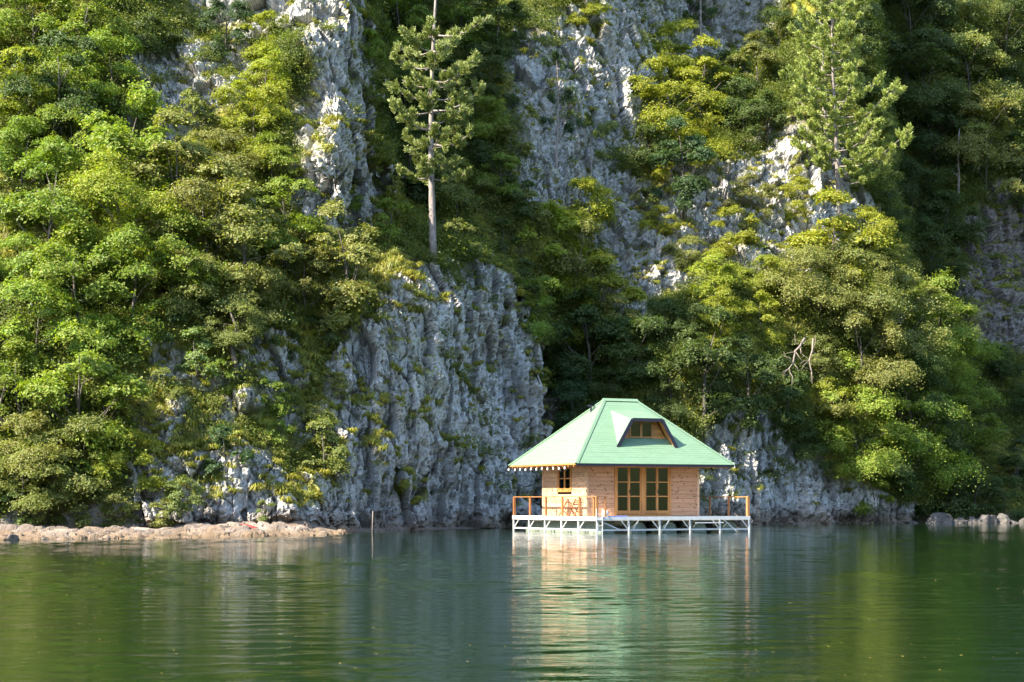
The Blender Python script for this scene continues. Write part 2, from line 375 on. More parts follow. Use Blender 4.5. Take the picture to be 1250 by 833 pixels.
# rock mask, with ragged edges
blur = np.zeros_like(PX)
for ox, oy in ((0, 0), (5, 0), (-5, 0), (0, 5), (0, -5), (9, 6), (-9, 6), (9, -6), (-9, -6)):
    m_ = np.zeros(PX.shape, bool)
    for P in ROCKS: m_ |= inpoly(PX+wob*1.6+ox, PY+vnoise(W3*2+9, 5)*8+oy, P)
    blur += m_
rock = blur/9
rock = np.maximum(rock, sstep(8, 2, np.abs(PX-curve(AB, PY)+2))*(PY > 330)*(PY < 645))
BP = np.stack([(PX-625)/F*D, D, HC+(HZ-PY)/F*D], -1)
du = np.gradient(BP, axis=1); dv = np.gradient(BP, axis=0)
NB = np.cross(du, dv); NB /= np.linalg.norm(NB, axis=2, keepdims=True)+1e-9
NB[..., 1] = np.where(np.isnan(NB[..., 1]), -1, NB[..., 1]); NB *= np.where(NB[..., 1:2] > 0, -1, 1)
NB[..., 1] -= 1.7; NB /= np.linalg.norm(NB, axis=2, keepdims=True)
P_ = BP
big = fbm(P_*np.array([.13, .13, .10]), 4, 21)
fl = 1-np.abs(fbm(P_*np.array([.42, .42, .085])+3, 3, 31)); 
wp = P_+np.stack([fbm(P_*.5, 2, 41), fbm(P_*.5+7, 2, 42), fbm(P_*.5+13, 2, 43)], -1)*.4
a1, a2, av = worley(wp*np.array([.62, .62, .26]), 5, .55)
b1, b2, bv = worley(wp*np.array([1.9, 1.9, 1.05])+4, 6, .6)
fine = fbm(P_*2.6, 4, 51, .6)
c1, c2, cv = worley(wp*np.array([4.2, 4.2, 2.6])+9, 7, .6)
crack = np.exp(-(a2-a1)/.07); crack2 = np.exp(-(b2-b1)/.09)
bed = fbm(P_*np.array([.16, .16, 1.1])+11, 3, 54)
rk = big*2.3+(fl-.75)*1.05+av*1.15-crack*.34+bed*.45+bv*.34-crack2*.17+fine*.22-.34*np.exp(-np.abs(fbm(P_*np.array([.75, .75, .12])+50, 3, 52))/.035)-.16*np.exp(-np.abs(fbm(P_*np.array([2.1, 2.1, .4])+70, 2, 53))/.05)+cv*.13-np.exp(-(c2-c1)/.12)*.05
vg = big*2.0+fbm(P_*.6, 3, 61)*.55+av*.35*sstep(.1, .3, big)
amp = np.interp(PX.ravel(), [-900, -100, 1350, 2400], [3, 1, 1, 2.5]).reshape(PX.shape)
GX = np.abs(np.gradient(D, axis=1)/np.gradient(PX, axis=1)); damp = 1/(1+(GX/.42)**2)
rk = rk+.7*(PX < 430)*(PY > 380)
DP = damp*(rk*rock+vg*(1-rock))*amp*np.where(PY > 645, .35, 1)
TP = BP+NB*DP[..., None]
# keep the far bank clear of the floating house
keep = (PX > 600) & (PX < 960); TP[..., 1] = np.where(keep, np.maximum(TP[..., 1], 101.5), TP[..., 1])
TN = np.cross(np.gradient(TP, axis=1), np.gradient(TP, axis=0)); TN /= np.linalg.norm(TN, axis=2, keepdims=True)+1e-9
TN *= np.where(np.sum(TN*NB, axis=2, keepdims=True) < 0, -1, 1)
up = TN[..., 2]
soil = (1-rock)*1.0
soil = np.maximum(soil, sstep(.56, .78, up+fbm(P_*.8, 3, 71)*.3)*.9)
soil = np.maximum(soil, sstep(.36, .5, fbm(P_*np.array([.7, .7, .5])+30, 4, 72)+.06*(PX < 440)-.06)*.85*rock)
soil *= np.where(PX > 1120, sstep(.3, .7, TP[..., 2]), sstep(1.0, 1.8, TP[..., 2]))
wet = sstep(1.5, .15, TP[..., 2]+fbm(P_*1.2, 3, 73)*.6)*.8
nr, nc = PX.shape; idx = np.arange(nr*nc).reshape(nr, nc)
brown = sstep(-6, 10, PX-curve(BC, PY))*(.75+.25*fbm(P_*.3, 2, 77))  # right recess mask: brownish rock plus shade painted into its colour
FA = np.stack([idx[:-1, :-1], idx[:-1, 1:], idx[1:, 1:], idx[1:, :-1]], -1).reshape(-1, 4)
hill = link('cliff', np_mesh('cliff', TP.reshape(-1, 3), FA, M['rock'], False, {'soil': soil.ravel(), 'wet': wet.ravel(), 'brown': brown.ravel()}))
tag(hill, 'grey limestone cliff and wooded mountainside rising from the lake', kind='structure')

def gidx(px, py):
    j = int(np.clip(np.searchsorted(colx, px), 0, nc-1)); i = int(np.clip(np.searchsorted(-rowy, -py), 0, nr-1)); return i, j
def ground(px, py):
    i, j = gidx(px, py)
    # search a little for the vertex that really projects nearest
    i0, i1, j0, j1 = max(0, i-22), min(nr, i+22), max(0, j-22), min(nc, j+22)
    Q = TP[i0:i1, j0:j1]; qx = 625+Q[..., 0]/Q[..., 1]*F; qy = HZ-(Q[..., 2]-HC)/Q[..., 1]*F
    e = (qx-px)**2+(qy-py)**2+(Q[..., 1]-Q[..., 1].min())*1.5; k = np.unravel_index(np.argmin(e), e.shape)
    return Vector(Q[k]), Vector(TN[i0:i1, j0:j1][k])

# ------------------------------------------------------------------ rocky shore ledge at the left
lx = np.arange(-46, -6.5, .08); ly = np.arange(69, 92, .11); LX, LY = np.meshgrid(lx, ly)
L3 = np.stack([LX, LY, np.zeros_like(LX)], -1)
shore = np.interp(LX.ravel(), [-46, -21, -13.2, -11, -8.8, -7.4], [73, 74.6, 79.2, 81.5, 84.5, 88]).reshape(LX.shape)
shore = shore+fbm(L3*.45, 3, 81)*1.4+fbm(L3*1.7, 2, 82)*.5
dd = LY-shore
prof = np.interp(dd.ravel(), [-3, -.6, 0, .35, 1.6, 4, 8], [-2, -.5, 0, .22, .42, .75, 1.1]).reshape(LX.shape)
f1, f2, fv = worley(L3*np.array([.38, 1.1, 1])+2, 83, .6); g1, g2, gv = worley(L3*np.array([1.2, 3.2, 1])+2, 84, .5)
lump = fv*.24-np.exp(-(f2-f1)/.08)*.20+gv*.24-np.exp(-(g2-g1)/.09)*.14+fbm(L3*np.array([1.6, 5, 1]), 4, 85)*.10
prof = prof*np.interp(LX, [-17, -13, -10, -8], [.32, .48, .60, .30]); prof = np.where(dd < 0, np.interp(dd, [-3, -.6, 0], [-2, -.5, 0]), prof)
LZ = prof+lump*sstep(-1.2, .4, dd)-sstep(-8.2, -7.0, LX+fbm(L3*.8, 2, 86)*.4)*1.6
lr, lc = LX.shape; li = np.arange(lr*lc).reshape(lr, lc)
LF = np.stack([li[:-1, :-1], li[:-1, 1:], li[1:, 1:], li[1:, :-1]], -1).reshape(-1, 4)
lsoil = sstep(.62, .8, LZ+fbm(L3*.7, 3, 87)*.35)*(LX < -15)*.9
lwet = sstep(.34, .08, LZ+fbm(L3*2, 2, 88)*.12)*.9
led = link('rocky_shore', np_mesh('rocky_shore', np.stack([LX, LY, LZ], -1).reshape(-1, 3), LF, M['shore'], False, {'soil': lsoil.ravel(), 'wet': lwet.ravel()}))
tag(led, 'low pale rock ledge along the left waterline', kind='structure')
# ------------------------------------------------------------------ lake
wx = np.arange(-34, 38.01, .20); wyy = np.arange(13, 112.01, .095); WX, WY = np.meshgrid(wx, wyy); r = np.random.default_rng(31)
WZ = np.zeros_like(WX); W4 = np.stack([WX*.10, WY*.05, WX*0], -1); cal = .55+.9*sstep(-.3, .35, fbm(W4, 3, 99)); cal2 = .6+.8*sstep(-.3, .3, fbm(W4*5+4, 2, 98))
for lam in np.geomspace(.30, 2.2, 54):
    th = r.normal()*.75; kx, ky = math.sin(th), math.cos(th); q = 2*math.pi/lam
    sl_ = .0062 if lam < 1.0 else .0020
    WZ += sl_/q*1.41*np.sin(q*(kx*WX+ky*WY)+r.uniform(0, 6.28))
edge = sstep(0, 2, WX+34)*sstep(0, 2, 38-WX)*sstep(0, 2, WY-13)*sstep(0, 2, 112-WY)
WZ *= cal*cal2*edge*np.interp(WY, [15, 60, 110], [1, .75, .5])
wi = np.arange(WX.size).reshape(WX.shape); WF = np.stack([wi[:-1, :-1], wi[:-1, 1:], wi[1:, 1:], wi[1:, :-1]], -1).reshape(-1, 4)
WV = np.stack([WX, WY, WZ], -1).reshape(-1, 3); n0 = len(WV); xa, xb, ya, yb = wx[0], wx[-1], wyy[0], wyy[-1]
ring = [(-400, -300, 0), (700, -300, 0), (700, 300, 0), (-400, 300, 0), (xa, ya, 0), (xb, ya, 0), (xb, yb, 0), (xa, yb, 0)]
WV = np.concatenate([WV, ring]); rf_ = [[0, 1, 5, 4], [1, 2, 6, 5], [2, 3, 7, 6], [3, 0, 4, 7]]; WF = np.concatenate([WF, np.array(rf_)+n0])
lake = link('lake', np_mesh('lake', WV, WF, M['water'], True)); tag(lake, 'calm green lake water with fine ripples', kind='structure')

# ------------------------------------------------------------------ plants: generators
def leaf_quads(cen, nor, size, seed, fold=.25, asp=.62):
    """cen (n,3), nor (n,3) -> vertices (4n,3), faces (n,4)"""
    r = np.random.default_rng(seed); n = len(cen); nor = nor/np.linalg.norm(nor, axis=1, keepdims=True)
    t = r.normal(size=(n, 3)); t -= nor*np.sum(t*nor, axis=1, keepdims=True); t /= np.linalg.norm(t, axis=1, keepdims=True)
    b = np.cross(nor, t); s = (size*r.uniform(.65, 1.25, n))[:, None]
    v = np.empty((n, 4, 3)); v[:, 0] = cen-t*s*.5; v[:, 2] = cen+t*s*.5
    v[:, 1] = cen+b*s*.5*asp+nor*s*fold*.5; v[:, 3] = cen-b*s*.5*asp+nor*s*fold*.5
    return v.reshape(-1, 3), np.arange(n*4).reshape(n, 4)
def gen_broadleaf(seed, H, Rc, nlobe, nleaf, lsize, low=.22, spread=1.):
    """trunk mesh and crown mesh; the crown is a set of uneven lobes carried by limbs, each a shell of leafy sprigs"""
    r = np.random.default_rng(seed); tb = MB(); tr = max(.04, H*.015)
    lean = r.normal(size=2)*.06
    def tpt(t): return np.array([lean[0]*H*t+math.sin(t*5+seed)*.05*H*t, lean[1]*H*t+math.cos(t*4+seed)*.04*H*t, H*t])
    tb.tube([tpt(t)-np.array([0, 0, .4 if t == 0 else 0]) for t in (0, .15, .3, .5, .7, .85)], [tr*1.3, tr, tr*.85, tr*.6, tr*.38, tr*.15], 6)
    lobes = []
    for k in range(nlobe):
        f = low+(.90-low)*((k+.5)/nlobe)**.85; az = k*2.399+r.normal()*.5
        wd = math.sin(math.pi*min(.97, .22+.72*(f-low)/(1-low)))**.6
        L = Rc*wd*r.uniform(.35, .85)*spread; c = tpt(f)+np.array([math.cos(az)*L, math.sin(az)*L, r.normal()*.09*H])
        rad = Rc*r.uniform(.26, .46)*(1.05-.35*f); lobes.append((c, rad))
        p0 = tpt(max(.08, f-.22)); m1 = p0+(c-p0)*.45+r.normal(size=3)*.06*L; br = tr*(.5-.3*f)
        tb.tube([p0, m1, c], [br, br*.7, br*.35], 5)
        for q in range(5):
            e = c+r.normal(size=3)*rad*np.array([.6, .6, .45]); tb.tube([c, (c+e)/2+r.normal(size=3)*rad*.12, e], [br*.32, br*.2, br*.07], 4)
    lobes.append((tpt(.96), Rc*.30))
    cs = []; ns = []; tot = sum(q[1]**2 for q in lobes); cen = np.mean([q[0] for q in lobes], 0)
    for c, rad in lobes:
        nsp = max(8, int(26*(rad/Rc/.35)**2)); share = nleaf*rad*rad/tot/nsp
        for q in range(nsp):
            d = r.normal(size=3); d[2] = abs(d[2])*.95-.7*r.random(); d += (c-cen)/np.linalg.norm(c-cen+1e-6)*.45; d /= np.linalg.norm(d)
            n = int(share*r.uniform(.4, 1.7))+3; pr = rad*r.uniform(.20, .42)
            sc = c+d*rad*np.array([1, 1, .95])*r.uniform(.55, 1.1)
            ax = np.array([d[0], d[1], r.uniform(-.25, .35)]); ax /= np.linalg.norm(ax); sd = np.cross(ax, [0, 0, 1]); sd /= np.linalg.norm(sd)+1e-6; up_ = np.cross(sd, ax)
            u = r.normal(size=(n, 3))*np.array([1.0, .62, .46])*pr
            p = sc+u[:, :1]*ax+u[:, 1:2]*sd+(u[:, 2:3]-np.maximum(0, u[:, :1])**2/pr*.25)*up_
            cs.append(p); nn = r.normal(size=(n, 3))*.5+d*.95+np.array([0, 0, .35]); ns.append(nn)
    cs = np.concatenate(cs); ns = np.concatenate(ns)
    V, Fq = leaf_quads(cs, ns, lsize, seed)
    cm = np_mesh('crown', V, Fq, M['leaf']); tm = tb.mesh('trunk', M['bark'], True, False)
    lo, hi = np.percentile(cs, 3, axis=0), np.percentile(cs, 97, axis=0)
    return dict(trunk=tm, crown=cm, cc=(lo+hi)/2, w=float(((hi-lo)[0]+(hi-lo)[1])/2), h=float((hi-lo)[2]))
BIG = [gen_broadleaf(100+i, H, Rc, nl, 27000, .15, low=lo_) for i, (H, Rc, nl, lo_) in enumerate([(6.8, 3.6, 14, .10), (7.8, 3.3, 15, .12), (6.0, 4.0, 13, .14), (7.0, 3.4, 12, .08)])]
MED = [gen_broadleaf(200+i, H, Rc, nl, 12500, .125, low=lo_, spread=sp_) for i, (H, Rc, nl, lo_, sp_) in enumerate([(4.1, 2.1, 11, .10, 1), (4.8, 1.9, 10, .15, 1.1), (3.7, 2.4, 10, .15, 1.15), (4.3, 2.2, 9, .10, .9), (5.0, 1.7, 12, .06, 1), (3.9, 2.3, 8, .22, 1.15)])]
SML = [gen_broadleaf(300+i, H, Rc, nl, 3400, .10, low=.1) for i, (H, Rc, nl) in enumerate([(1.7, 1.05, 6), (2.1, .95, 5), (1.5, 1.2, 6), (1.9, 1.1, 4)])]
TONE = dict(b=(.19, .25, .036), y=(.26, .285, .032), o=(.20, .215, .058), d=(.075, .11, .028), t=(.062, .105, .040), p=(.18, .225, .07))  # d is deep green darkened further, hillside shade put into the leaf colour
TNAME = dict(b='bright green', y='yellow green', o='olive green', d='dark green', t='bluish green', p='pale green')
def put_tree(cx, cy, wpx, tone, where, name=None, pick=None, group=None, lean=None):
    Y = 110.
    for it in range(3):
        wm = wpx*Y/F
        fam = BIG if wm > 5.4 else MED if wm > 2.3 else SML
        v = fam[(pick if pick is not None else int(abs(cx*7+cy*3+(cx*cy)//11))) % len(fam)]
        s = wm/v['w']; by = cy+v['cc'][2]*s*F/Y*.88; by = min(by, 640); g, n = ground(cx, by); Y = g.y
    s = wpx*Y/F/v['w']*.98; rz = rng.uniform(0, 6.28)
    small = fam is SML; nm = name or ('shrub' if small else 'broadleaf_tree')
    zc = HC+(HZ-cy)/F*Y
    o = thing(nm, f"{TNAME[tone]} {'shrub' if small else 'tree'} {where}", 'shrub' if small else 'tree', (g.x, g.y+.15, g.z-.1), 0, group or ('shrubs on the rocky slope' if small else 'broadleaf trees on the mountainside'))
    # crown centre: shift so it sits over (cx, cy); the stem leans out from the slope
    c = Matrix.Rotation(rz, 3, 'Z') @ Vector(v['cc'])*s
    zs = max(.75, min(1.35, (zc-g.z)/(v['cc'][2]*s))) if v['cc'][2]*s > .1 else 1
    tilt = lean if lean is not None else rng.uniform(.03, .16)
    q = Euler((tilt, 0, 0)).to_matrix() @ Matrix.Rotation(rz, 3, 'Z')
    o.rotation_euler = q.to_euler(); zs *= .95; o.scale = (s, s, s*zs)
    t_ = link('trunk', v['trunk'], o); c_ = link('crown', v['crown'], o)
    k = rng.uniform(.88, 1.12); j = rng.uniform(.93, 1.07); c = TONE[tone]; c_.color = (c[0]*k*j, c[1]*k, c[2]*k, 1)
    return o
# ------------------------------------------------------------------ floating house
HA = math.atan(.5); HOUSE_Z = 0
hw, hd = 3.25, 2.35                       # wall half sizes
X0, X1, Y0, Y1 = -3.9, 4.78, -4.55, 4.25    # platform
ZD = .80                                    # deck top
ZE, ZR, EX, EY, RL = 3.40, 6.72, 4.5, 3.6, .92
house = thing('floating_house', 'small wooden house with green hip roof on a white floating platform', 'house', (5.52, 94.05, 0), HA)
def part(name, mb, mat, parent=house, **k): return mb.build(name, mat, parent, **k)
# floats
for i in range(5):
    x = X0+.85+i*1.75
    mb = MB(); mb.tube([(x, Y0+.45, .12), (x, Y0+.6, .12), (x, Y1-.6, .12), (x, Y1-.45, .12)], [.36, .5, .5, .36], 20)
    part('float_tank', mb, M['pontoon'], smooth=False)
# steel grid platform
mb = MB()
for (a, b) in (((X0, Y0), (X1, Y0)), ((X0, Y1), (X1, Y1)), ((X0, Y0), (X0, Y1)), ((X1, Y0), (X1, Y1))):
    mb.bar((*a, ZD-.10), (*b, ZD-.10), .07, .16); mb.bar((*a, .17), (*b, .17), .06, .07)
nx = 5; ny = 5
for i in range(nx+1):
    x = X0+(X1-X0)*i/nx
    if 0 < i < nx: mb.bar((x, Y0+.04, ZD-.16), (x, Y1-.04, ZD-.16), .06, .1); mb.bar((x, Y0+.04, .19), (x, Y1-.04, .19), .045, .05)
for j in range(1, ny):
    y = Y0+(Y1-Y0)*j/ny; mb.bar((X0+.04, y, ZD-.22), (X1-.04, y, ZD-.22), .05, .07)
part('platform_frame', mb, M['white'])
def post(x, y, z0=-.12, z1=ZD-.03, w=.07): part('frame_post', MB().box(x-w/2, x+w/2, y-w/2, y+w/2, z0, z1), M['white'])
def brace(a, b): part('brace', MB().bar(a, b, .045, .045), M['white'])
for i in range(nx+1):
    x = X0+(X1-X0)*i/nx; post(x, Y0-.045)
    if i: brace((x-.42, Y0-.02, ZD-.17), (x-.03, Y0-.02, .2))
    if i in (1, 2): brace((x+.55, Y0-.02, ZD-.17), (x+.25, Y0-.02, .2))
brace((X0+.05, Y0-.03, ZD-.16), (X0+1.2, Y0-.03, .2)); brace((X1-1.5, Y0-.03, ZD-.16), (X1-.75, Y0-.03, .06))
part('platform_rail', MB().bar((X1-3.2, Y0-.09, .50), (X1-1.55, Y0-.09, .50), .05, .05), M['white'])
for j in range(1, ny+1):
    y = Y0+(Y1-Y0)*j/ny; post(X0-.045, y); brace((X0-.03, y-.04, .2), (X0-.03, y-.62, ZD-.17))
# deck boards
n = 44
for i in range(n):
    y = Y0+.02+(Y1-Y0-.04)*i/n; h = (Y1-Y0-.04)/n
    if y+h < -hd+.02 or y > hd-.02:
        part('deck_board', MB().box(X0+.01, X1-.01, y, y+h-.012, ZD-.03, ZD), M['deck'])
    else:
        part('deck_board', MB().box(X0+.01, -hw+.0, y, y+h-.012, ZD-.03, ZD), M['deck'])
        part('deck_board', MB().box(hw, X1-.01, y, y+h-.012, ZD-.03, ZD), M['deck'])
part('edge_board', MB().box(X0-.10, X1+.02, Y0-.12, Y0-.083, ZD-.155, ZD+.015), M['white'])
part('edge_board', MB().box(X0-.12, X0-.083, Y0-.12, Y1+.02, ZD-.185, ZD+.015), M['white'])
# floor and hollow walls
part('floor', MB().box(-hw+.02, hw-.02, -hd+.02, hd-.02, ZD-.02, ZD+.03), M['inside'])
DX0, DX1, DZ1 = -1.58, 1.50, ZE-.08
WY0, WY1, WZ0, WZ1 = -.72, .60, 2.12, 3.26     # side window, along y on the left wall (centred)
zt = ZE+.02
mb = MB(); mb.box(-hw+.04, DX0, -hd+.04, -hd+.12, ZD+.03, zt); mb.box(DX1, hw-.04, -hd+.04, -hd+.12, ZD+.03, zt); mb.box(DX0, DX1, -hd+.04, -hd+.12, DZ1, zt)
part('wall', mb, M['inside'])
mb = MB(); mb.box(-hw+.04, -hw+.12, -hd+.12, WY0, ZD+.03, zt); mb.box(-hw+.04, -hw+.12, WY1, hd-.12, ZD+.03, zt); mb.box(-hw+.04, -hw+.12, WY0, WY1, ZD+.03, WZ0); mb.box(-hw+.04, -hw+.12, WY0, WY1, WZ1, zt)
part('wall', mb, M['inside'])
part('wall', MB().box(hw-.12, hw-.04, -hd+.12, hd-.12, ZD+.03, zt), M['inside']); part('wall', MB().box(-hw+.04, hw-.04, hd-.12, hd-.04, ZD+.03, zt), M['inside'])
rows = 12; rh = (zt-ZD-.02)/rows
pr = random.Random(4)
def planks(axis, a0, a1, const, holes):
    for i in range(rows):
        z0 = ZD+.02+i*rh; z1 = z0+rh-.010
        segs = [(a0, a1)]
        for (h0, h1, k0, k1) in holes:
            if z1 > k0+.02 and z0 < k1-.02:
                segs = [s for q in segs for s in ((q[0], min(q[1], h0)), (max(q[0], h1), q[1])) if s[1]-s[0] > .02]
        out = []
        for s in segs:
            if s[1]-s[0] > 2.6: c = s[0]+(s[1]-s[0])*pr.uniform(.35, .65); out += [(s[0], c-.004), (c, s[1])]
            else: out.append(s)
        for (p, q) in out:
            d = pr.uniform(0, .006)
            if axis == 'x+': part('plank', MB().box(p, q, const-.002, const+.026+d, z0, z1), M['plank'])
            if axis == 'x-': part('plank', MB().box(p, q, const-.026-d, const+.002, z0, z1), M['plank'])
            if axis == 'y-': part('plank', MB().box(const-.026-d, const+.002, p, q, z0, z1), M['plank_side'])
            if axis == 'y+': part('plank', MB().box(const-.002, const+.026+d, p, q, z0, z1), M['plank_side'])
planks('x-', -hw+.10, hw-.10, -hd+.035, [(DX0-.1, DX1+.1, 0, DZ1+.06)])
planks('y-', -hd+.10, hd-.10, -hw+.035, [(WY0-.07, WY1+.07, WZ0-.07, WZ1+.07)])
planks('y+', -hd+.10, hd-.10, hw-.035, []); planks('x+', -hw+.10, hw-.10, hd-.035, [])
for sx in (-1, 1):
    for sy in (-1, 1):
        part('corner_board', MB().box(*(sorted((sx*(hw+.012), sx*(hw-.105)))), *(sorted((sy*(hd+.012), sy*(hd-.105)))), ZD+.005, zt), M['plank_side'])
# two glazed double doors
fy = -hd
mb = MB(); mb.box(DX0-.09, DX0+.02, fy-.03, fy+.1, ZD+.01, zt-.01); mb.box(DX1-.02, DX1+.09, fy-.03, fy+.1, ZD+.01, zt-.01)
mb.box(DX0+.02, DX1-.02, fy-.028, fy+.1, DZ1-.03, zt-.01); mb.box(DX0+.02, DX1-.02, fy-.028, fy+.1, ZD+.01, ZD+.10)
cxm = (DX0+DX1)/2; mb.box(cxm-.11, cxm+.11, fy-.026, fy+.1, ZD+.10, DZ1-.03)
part('door_frame', mb, M['frame'])
zb, zu = ZD+.12, DZ1-.04
for s0, s1 in ((DX0+.03, cxm-.12), (cxm+.12, DX1-.03)):
    mid = (s0+s1)/2
    for a, b in ((s0, mid-.004), (mid+.004, s1)):
        d = MB(); fw = .065; y0, y1 = fy-.005, fy+.05
        d.box(a, a+fw, y0, y1, zb, zu); d.box(b-fw, b, y0, y1, zb, zu); d.box(a+fw, b-fw, y0+.001, y1, zb, zb+.17); d.box(a+fw, b-fw, y0+.001, y1, zu-fw, zu)
        hgt = (zu-fw-zb-.17)
        for k in (1, 2): z = zb+.17+hgt*k/3; d.box(a+fw, b-fw, y0+.002, y1-.005, z-.025, z+.025)
        door = part('door', d, M['frame'])
        for k in range(3):
            z0 = zb+.17+hgt*k/3; z1 = z0+hgt/3; part('pane', MB().box(a+fw-.005, b-fw+.005, fy+.018, fy+.024, z0, z1), M['glass'], door)
        if a > s0:
            part('handle', MB().box(a+.02, a+.045, y0-.05, y0, 1.95, 2.12), M['navy'], door)
# curtains in the dark room
for (a, b) in ((DX0+.08, DX0+.3), (DX1-.35, DX1-.1)):
    mb = MB(); m_ = 12
    for i in range(m_):
        xa = a+(b-a)*i/m_; xb = a+(b-a)*(i+1)/m_; ya = fy+.28+.03*(i % 2); yb = fy+.28+.03*((i+1) % 2)
        mb.add([(xa, ya, ZD+.1), (xb, yb, ZD+.1), (xb, yb, DZ1), (xa, ya, DZ1)], [(0, 1, 2, 3)])
    part('curtain', mb, M['inside'])
# side window
wf = MB(); X = -hw
wf.box(X-.035, X+.1, WY0-.06, WY0+.02, WZ0-.06, WZ1+.06); wf.box(X-.035, X+.1, WY1-.02, WY1+.06, WZ0-.06, WZ1+.06)
wf.box(X-.033, X+.1, WY0+.02, WY1-.02, WZ1-.01, WZ1+.058); wf.box(X-.033, X+.1, WY0+.02, WY1-.02, WZ0-.058, WZ0+.01)
win = part('window', wf, M['frame']); ym = (WY0+WY1)/2
sash = MB()
for a, b in ((WY0+.02, ym-.004), (ym+.004, WY1-.02)):
    sash.box(X-.01, X+.04, a, a+.07, WZ0+.01, WZ1-.01); sash.box(X-.01, X+.04, b-.07, b, WZ0+.01, WZ1-.01)
    sash.box(X-.009, X+.04, a+.07, b-.07, WZ0+.01, WZ0+.08); sash.box(X-.009, X+.04, a+.07, b-.07, WZ1-.08, WZ1-.01)
    zc = (WZ0+WZ1)/2; sash.box(X-.008, X+.035, a+.07, b-.07, zc-.025, zc+.025)
    for z0, z1 in ((WZ0+.08, zc-.025), (zc+.025, WZ1-.08)): part('pane', MB().box(X+.012, X+.018, a+.07, b-.07, z0, z1), M['glass'], win)
part('sash', sash, M['frame'], win); part('sill', MB().box(X-.10, X+.02, WY0-.09, WY1+.09, WZ0-.10, WZ0-.062), M['frame'], win)

# roof: four slabs, rafters, soffit
def roof_uv(me, org, ua, va):
    uv = me.uv_layers.new(name='UVMap'); org = Vector(org); ua = Vector(ua); va = Vector(va)
    for l in me.loops: p = me.vertices[l.vertex_index].co-org; uv.data[l.index].uv = (p.dot(ua), p.dot(va))
zo = ZE-.0
corners = [(-EX, -EY, zo), (EX, -EY, zo), (EX, EY, zo), (-EX, EY, zo)]; r0, r1 = (-RL, 0, ZR), (RL, 0, ZR)
mb = MB(); th = Vector((0, 0, -.06))
for P in ([corners[0], corners[1], r1, r0], [corners[2], corners[3], r0, r1], [corners[3], corners[0], r0], [corners[1], corners[2], r1]):
    mb.add(P, [tuple(range(len(P)))])
low = [tuple(Vector(c)*1.0+Vector((0, 0, -.07))) for c in corners]; mb.add(low, [(0, 3, 2, 1)])
for i in range(4): j = (i+1) % 4; mb.add([low[i], low[j], corners[j], corners[i]], [(0, 1, 2, 3)])
rf = part('roof', mb, M['navy'])
# courses of shingles, every course a real step
def courses(a, b, c, d, n_, nm='shingle_courses'):
    a, b, c, d = map(Vector, (a, b, c, d)); up_ = ((d+c)/2-(a+b)/2); nrm = (b-a).cross(d-a).normalized(); nrm = nrm if nrm.z > 0 else -nrm
    mb = MB(); jr = random.Random(3)
    for i in range(n_):
        t0, t1 = i/n_, min(1, (i+1)/n_+.012)
        p0, p1 = a.lerp(d, t0), b.lerp(c, t0); q0, q1 = a.lerp(d, t1), b.lerp(c, t1); h0 = .013+jr.uniform(-.002, .002); h1 = .008
        L = (p1-p0).length; k = max(1, int(L/.9))
        for s in range(k):
            u0, u1 = s/k, (s+1)/k; e = jr.uniform(-.002, .002)
            A, B = p0.lerp(p1, u0)+nrm*(h0+e), p0.lerp(p1, u1)+nrm*(h0+e); Cc, Dd = q0.lerp(q1, u1)+nrm*h1, q0.lerp(q1, u0)+nrm*h1
            A2, B2 = p0.lerp(p1, u0)+nrm*.001, p0.lerp(p1, u1)+nrm*.001
            mb.add([A, B, Cc, Dd, A2, B2], [(0, 1, 2, 3), (4, 5, 1, 0)])
    me = mb.mesh(nm, M['roof'], fix=False); ua = (b-a).normalized(); roof_uv(me, a, ua, nrm.cross(ua))
    o = link(nm, me, rf); o['kind'] = 'stuff'; return o
ov = .04
cc_ = [(-EX-ov, -EY-ov, zo-.02), (EX+ov, -EY-ov, zo-.02), (EX+ov, EY+ov, zo-.02), (-EX-ov, EY+ov, zo-.02)]
courses(cc_[0], cc_[1], r1, r0, 30); courses(cc_[2], cc_[3], r0, r1, 30); courses(cc_[3], cc_[0], r0, r0, 30); courses(cc_[1], cc_[2], r1, r1, 30)
for c, r in zip(cc_, (r0, r1, r1, r0)):
    c = Vector(c); r = Vector(r); cap = MB(); nrm = Vector((0, 0, 1)); dr = (r-c).normalized(); sd = dr.cross(nrm).normalized(); nn = sd.cross(dr).normalized()
    n_ = 26
    for i in range(n_):
        a = c.lerp(r, i/n_); b = c.lerp(r, min(1, (i+1.1)/n_)); wv = .11
        cap.add([a+nn*.060, a+sd*wv-nn*.005, b+sd*wv-nn*.015, b+nn*.05, a-sd*wv-nn*.005, b-sd*wv-nn*.015], [(0, 1, 2, 3), (0, 3, 5, 4)])
    me = cap.mesh('hip_cap', M['roof'], fix=False); roof_uv(me, c, dr, sd); link('hip_cap', me, rf)
rc = MB().prism([(-RL-.1, -.16, ZR-.07), (-RL-.1, 0, ZR+.07), (-RL-.1, .16, ZR-.07)], (2*RL+.2, 0, 0)); me = rc.mesh('ridge_cap', M['roof']); roof_uv(me, (0, 0, 0), (1, 0, 0), (0, .7, .7)); link('ridge_cap', me, rf)
part('vent_pipe', MB().tube([(-1.62, .15, 5.95), (-1.62, .15, 6.38)], [.05, .05], 8).box(-1.75, -1.45, .05, .25, 6.36, 6.42), M['navy'], rf)
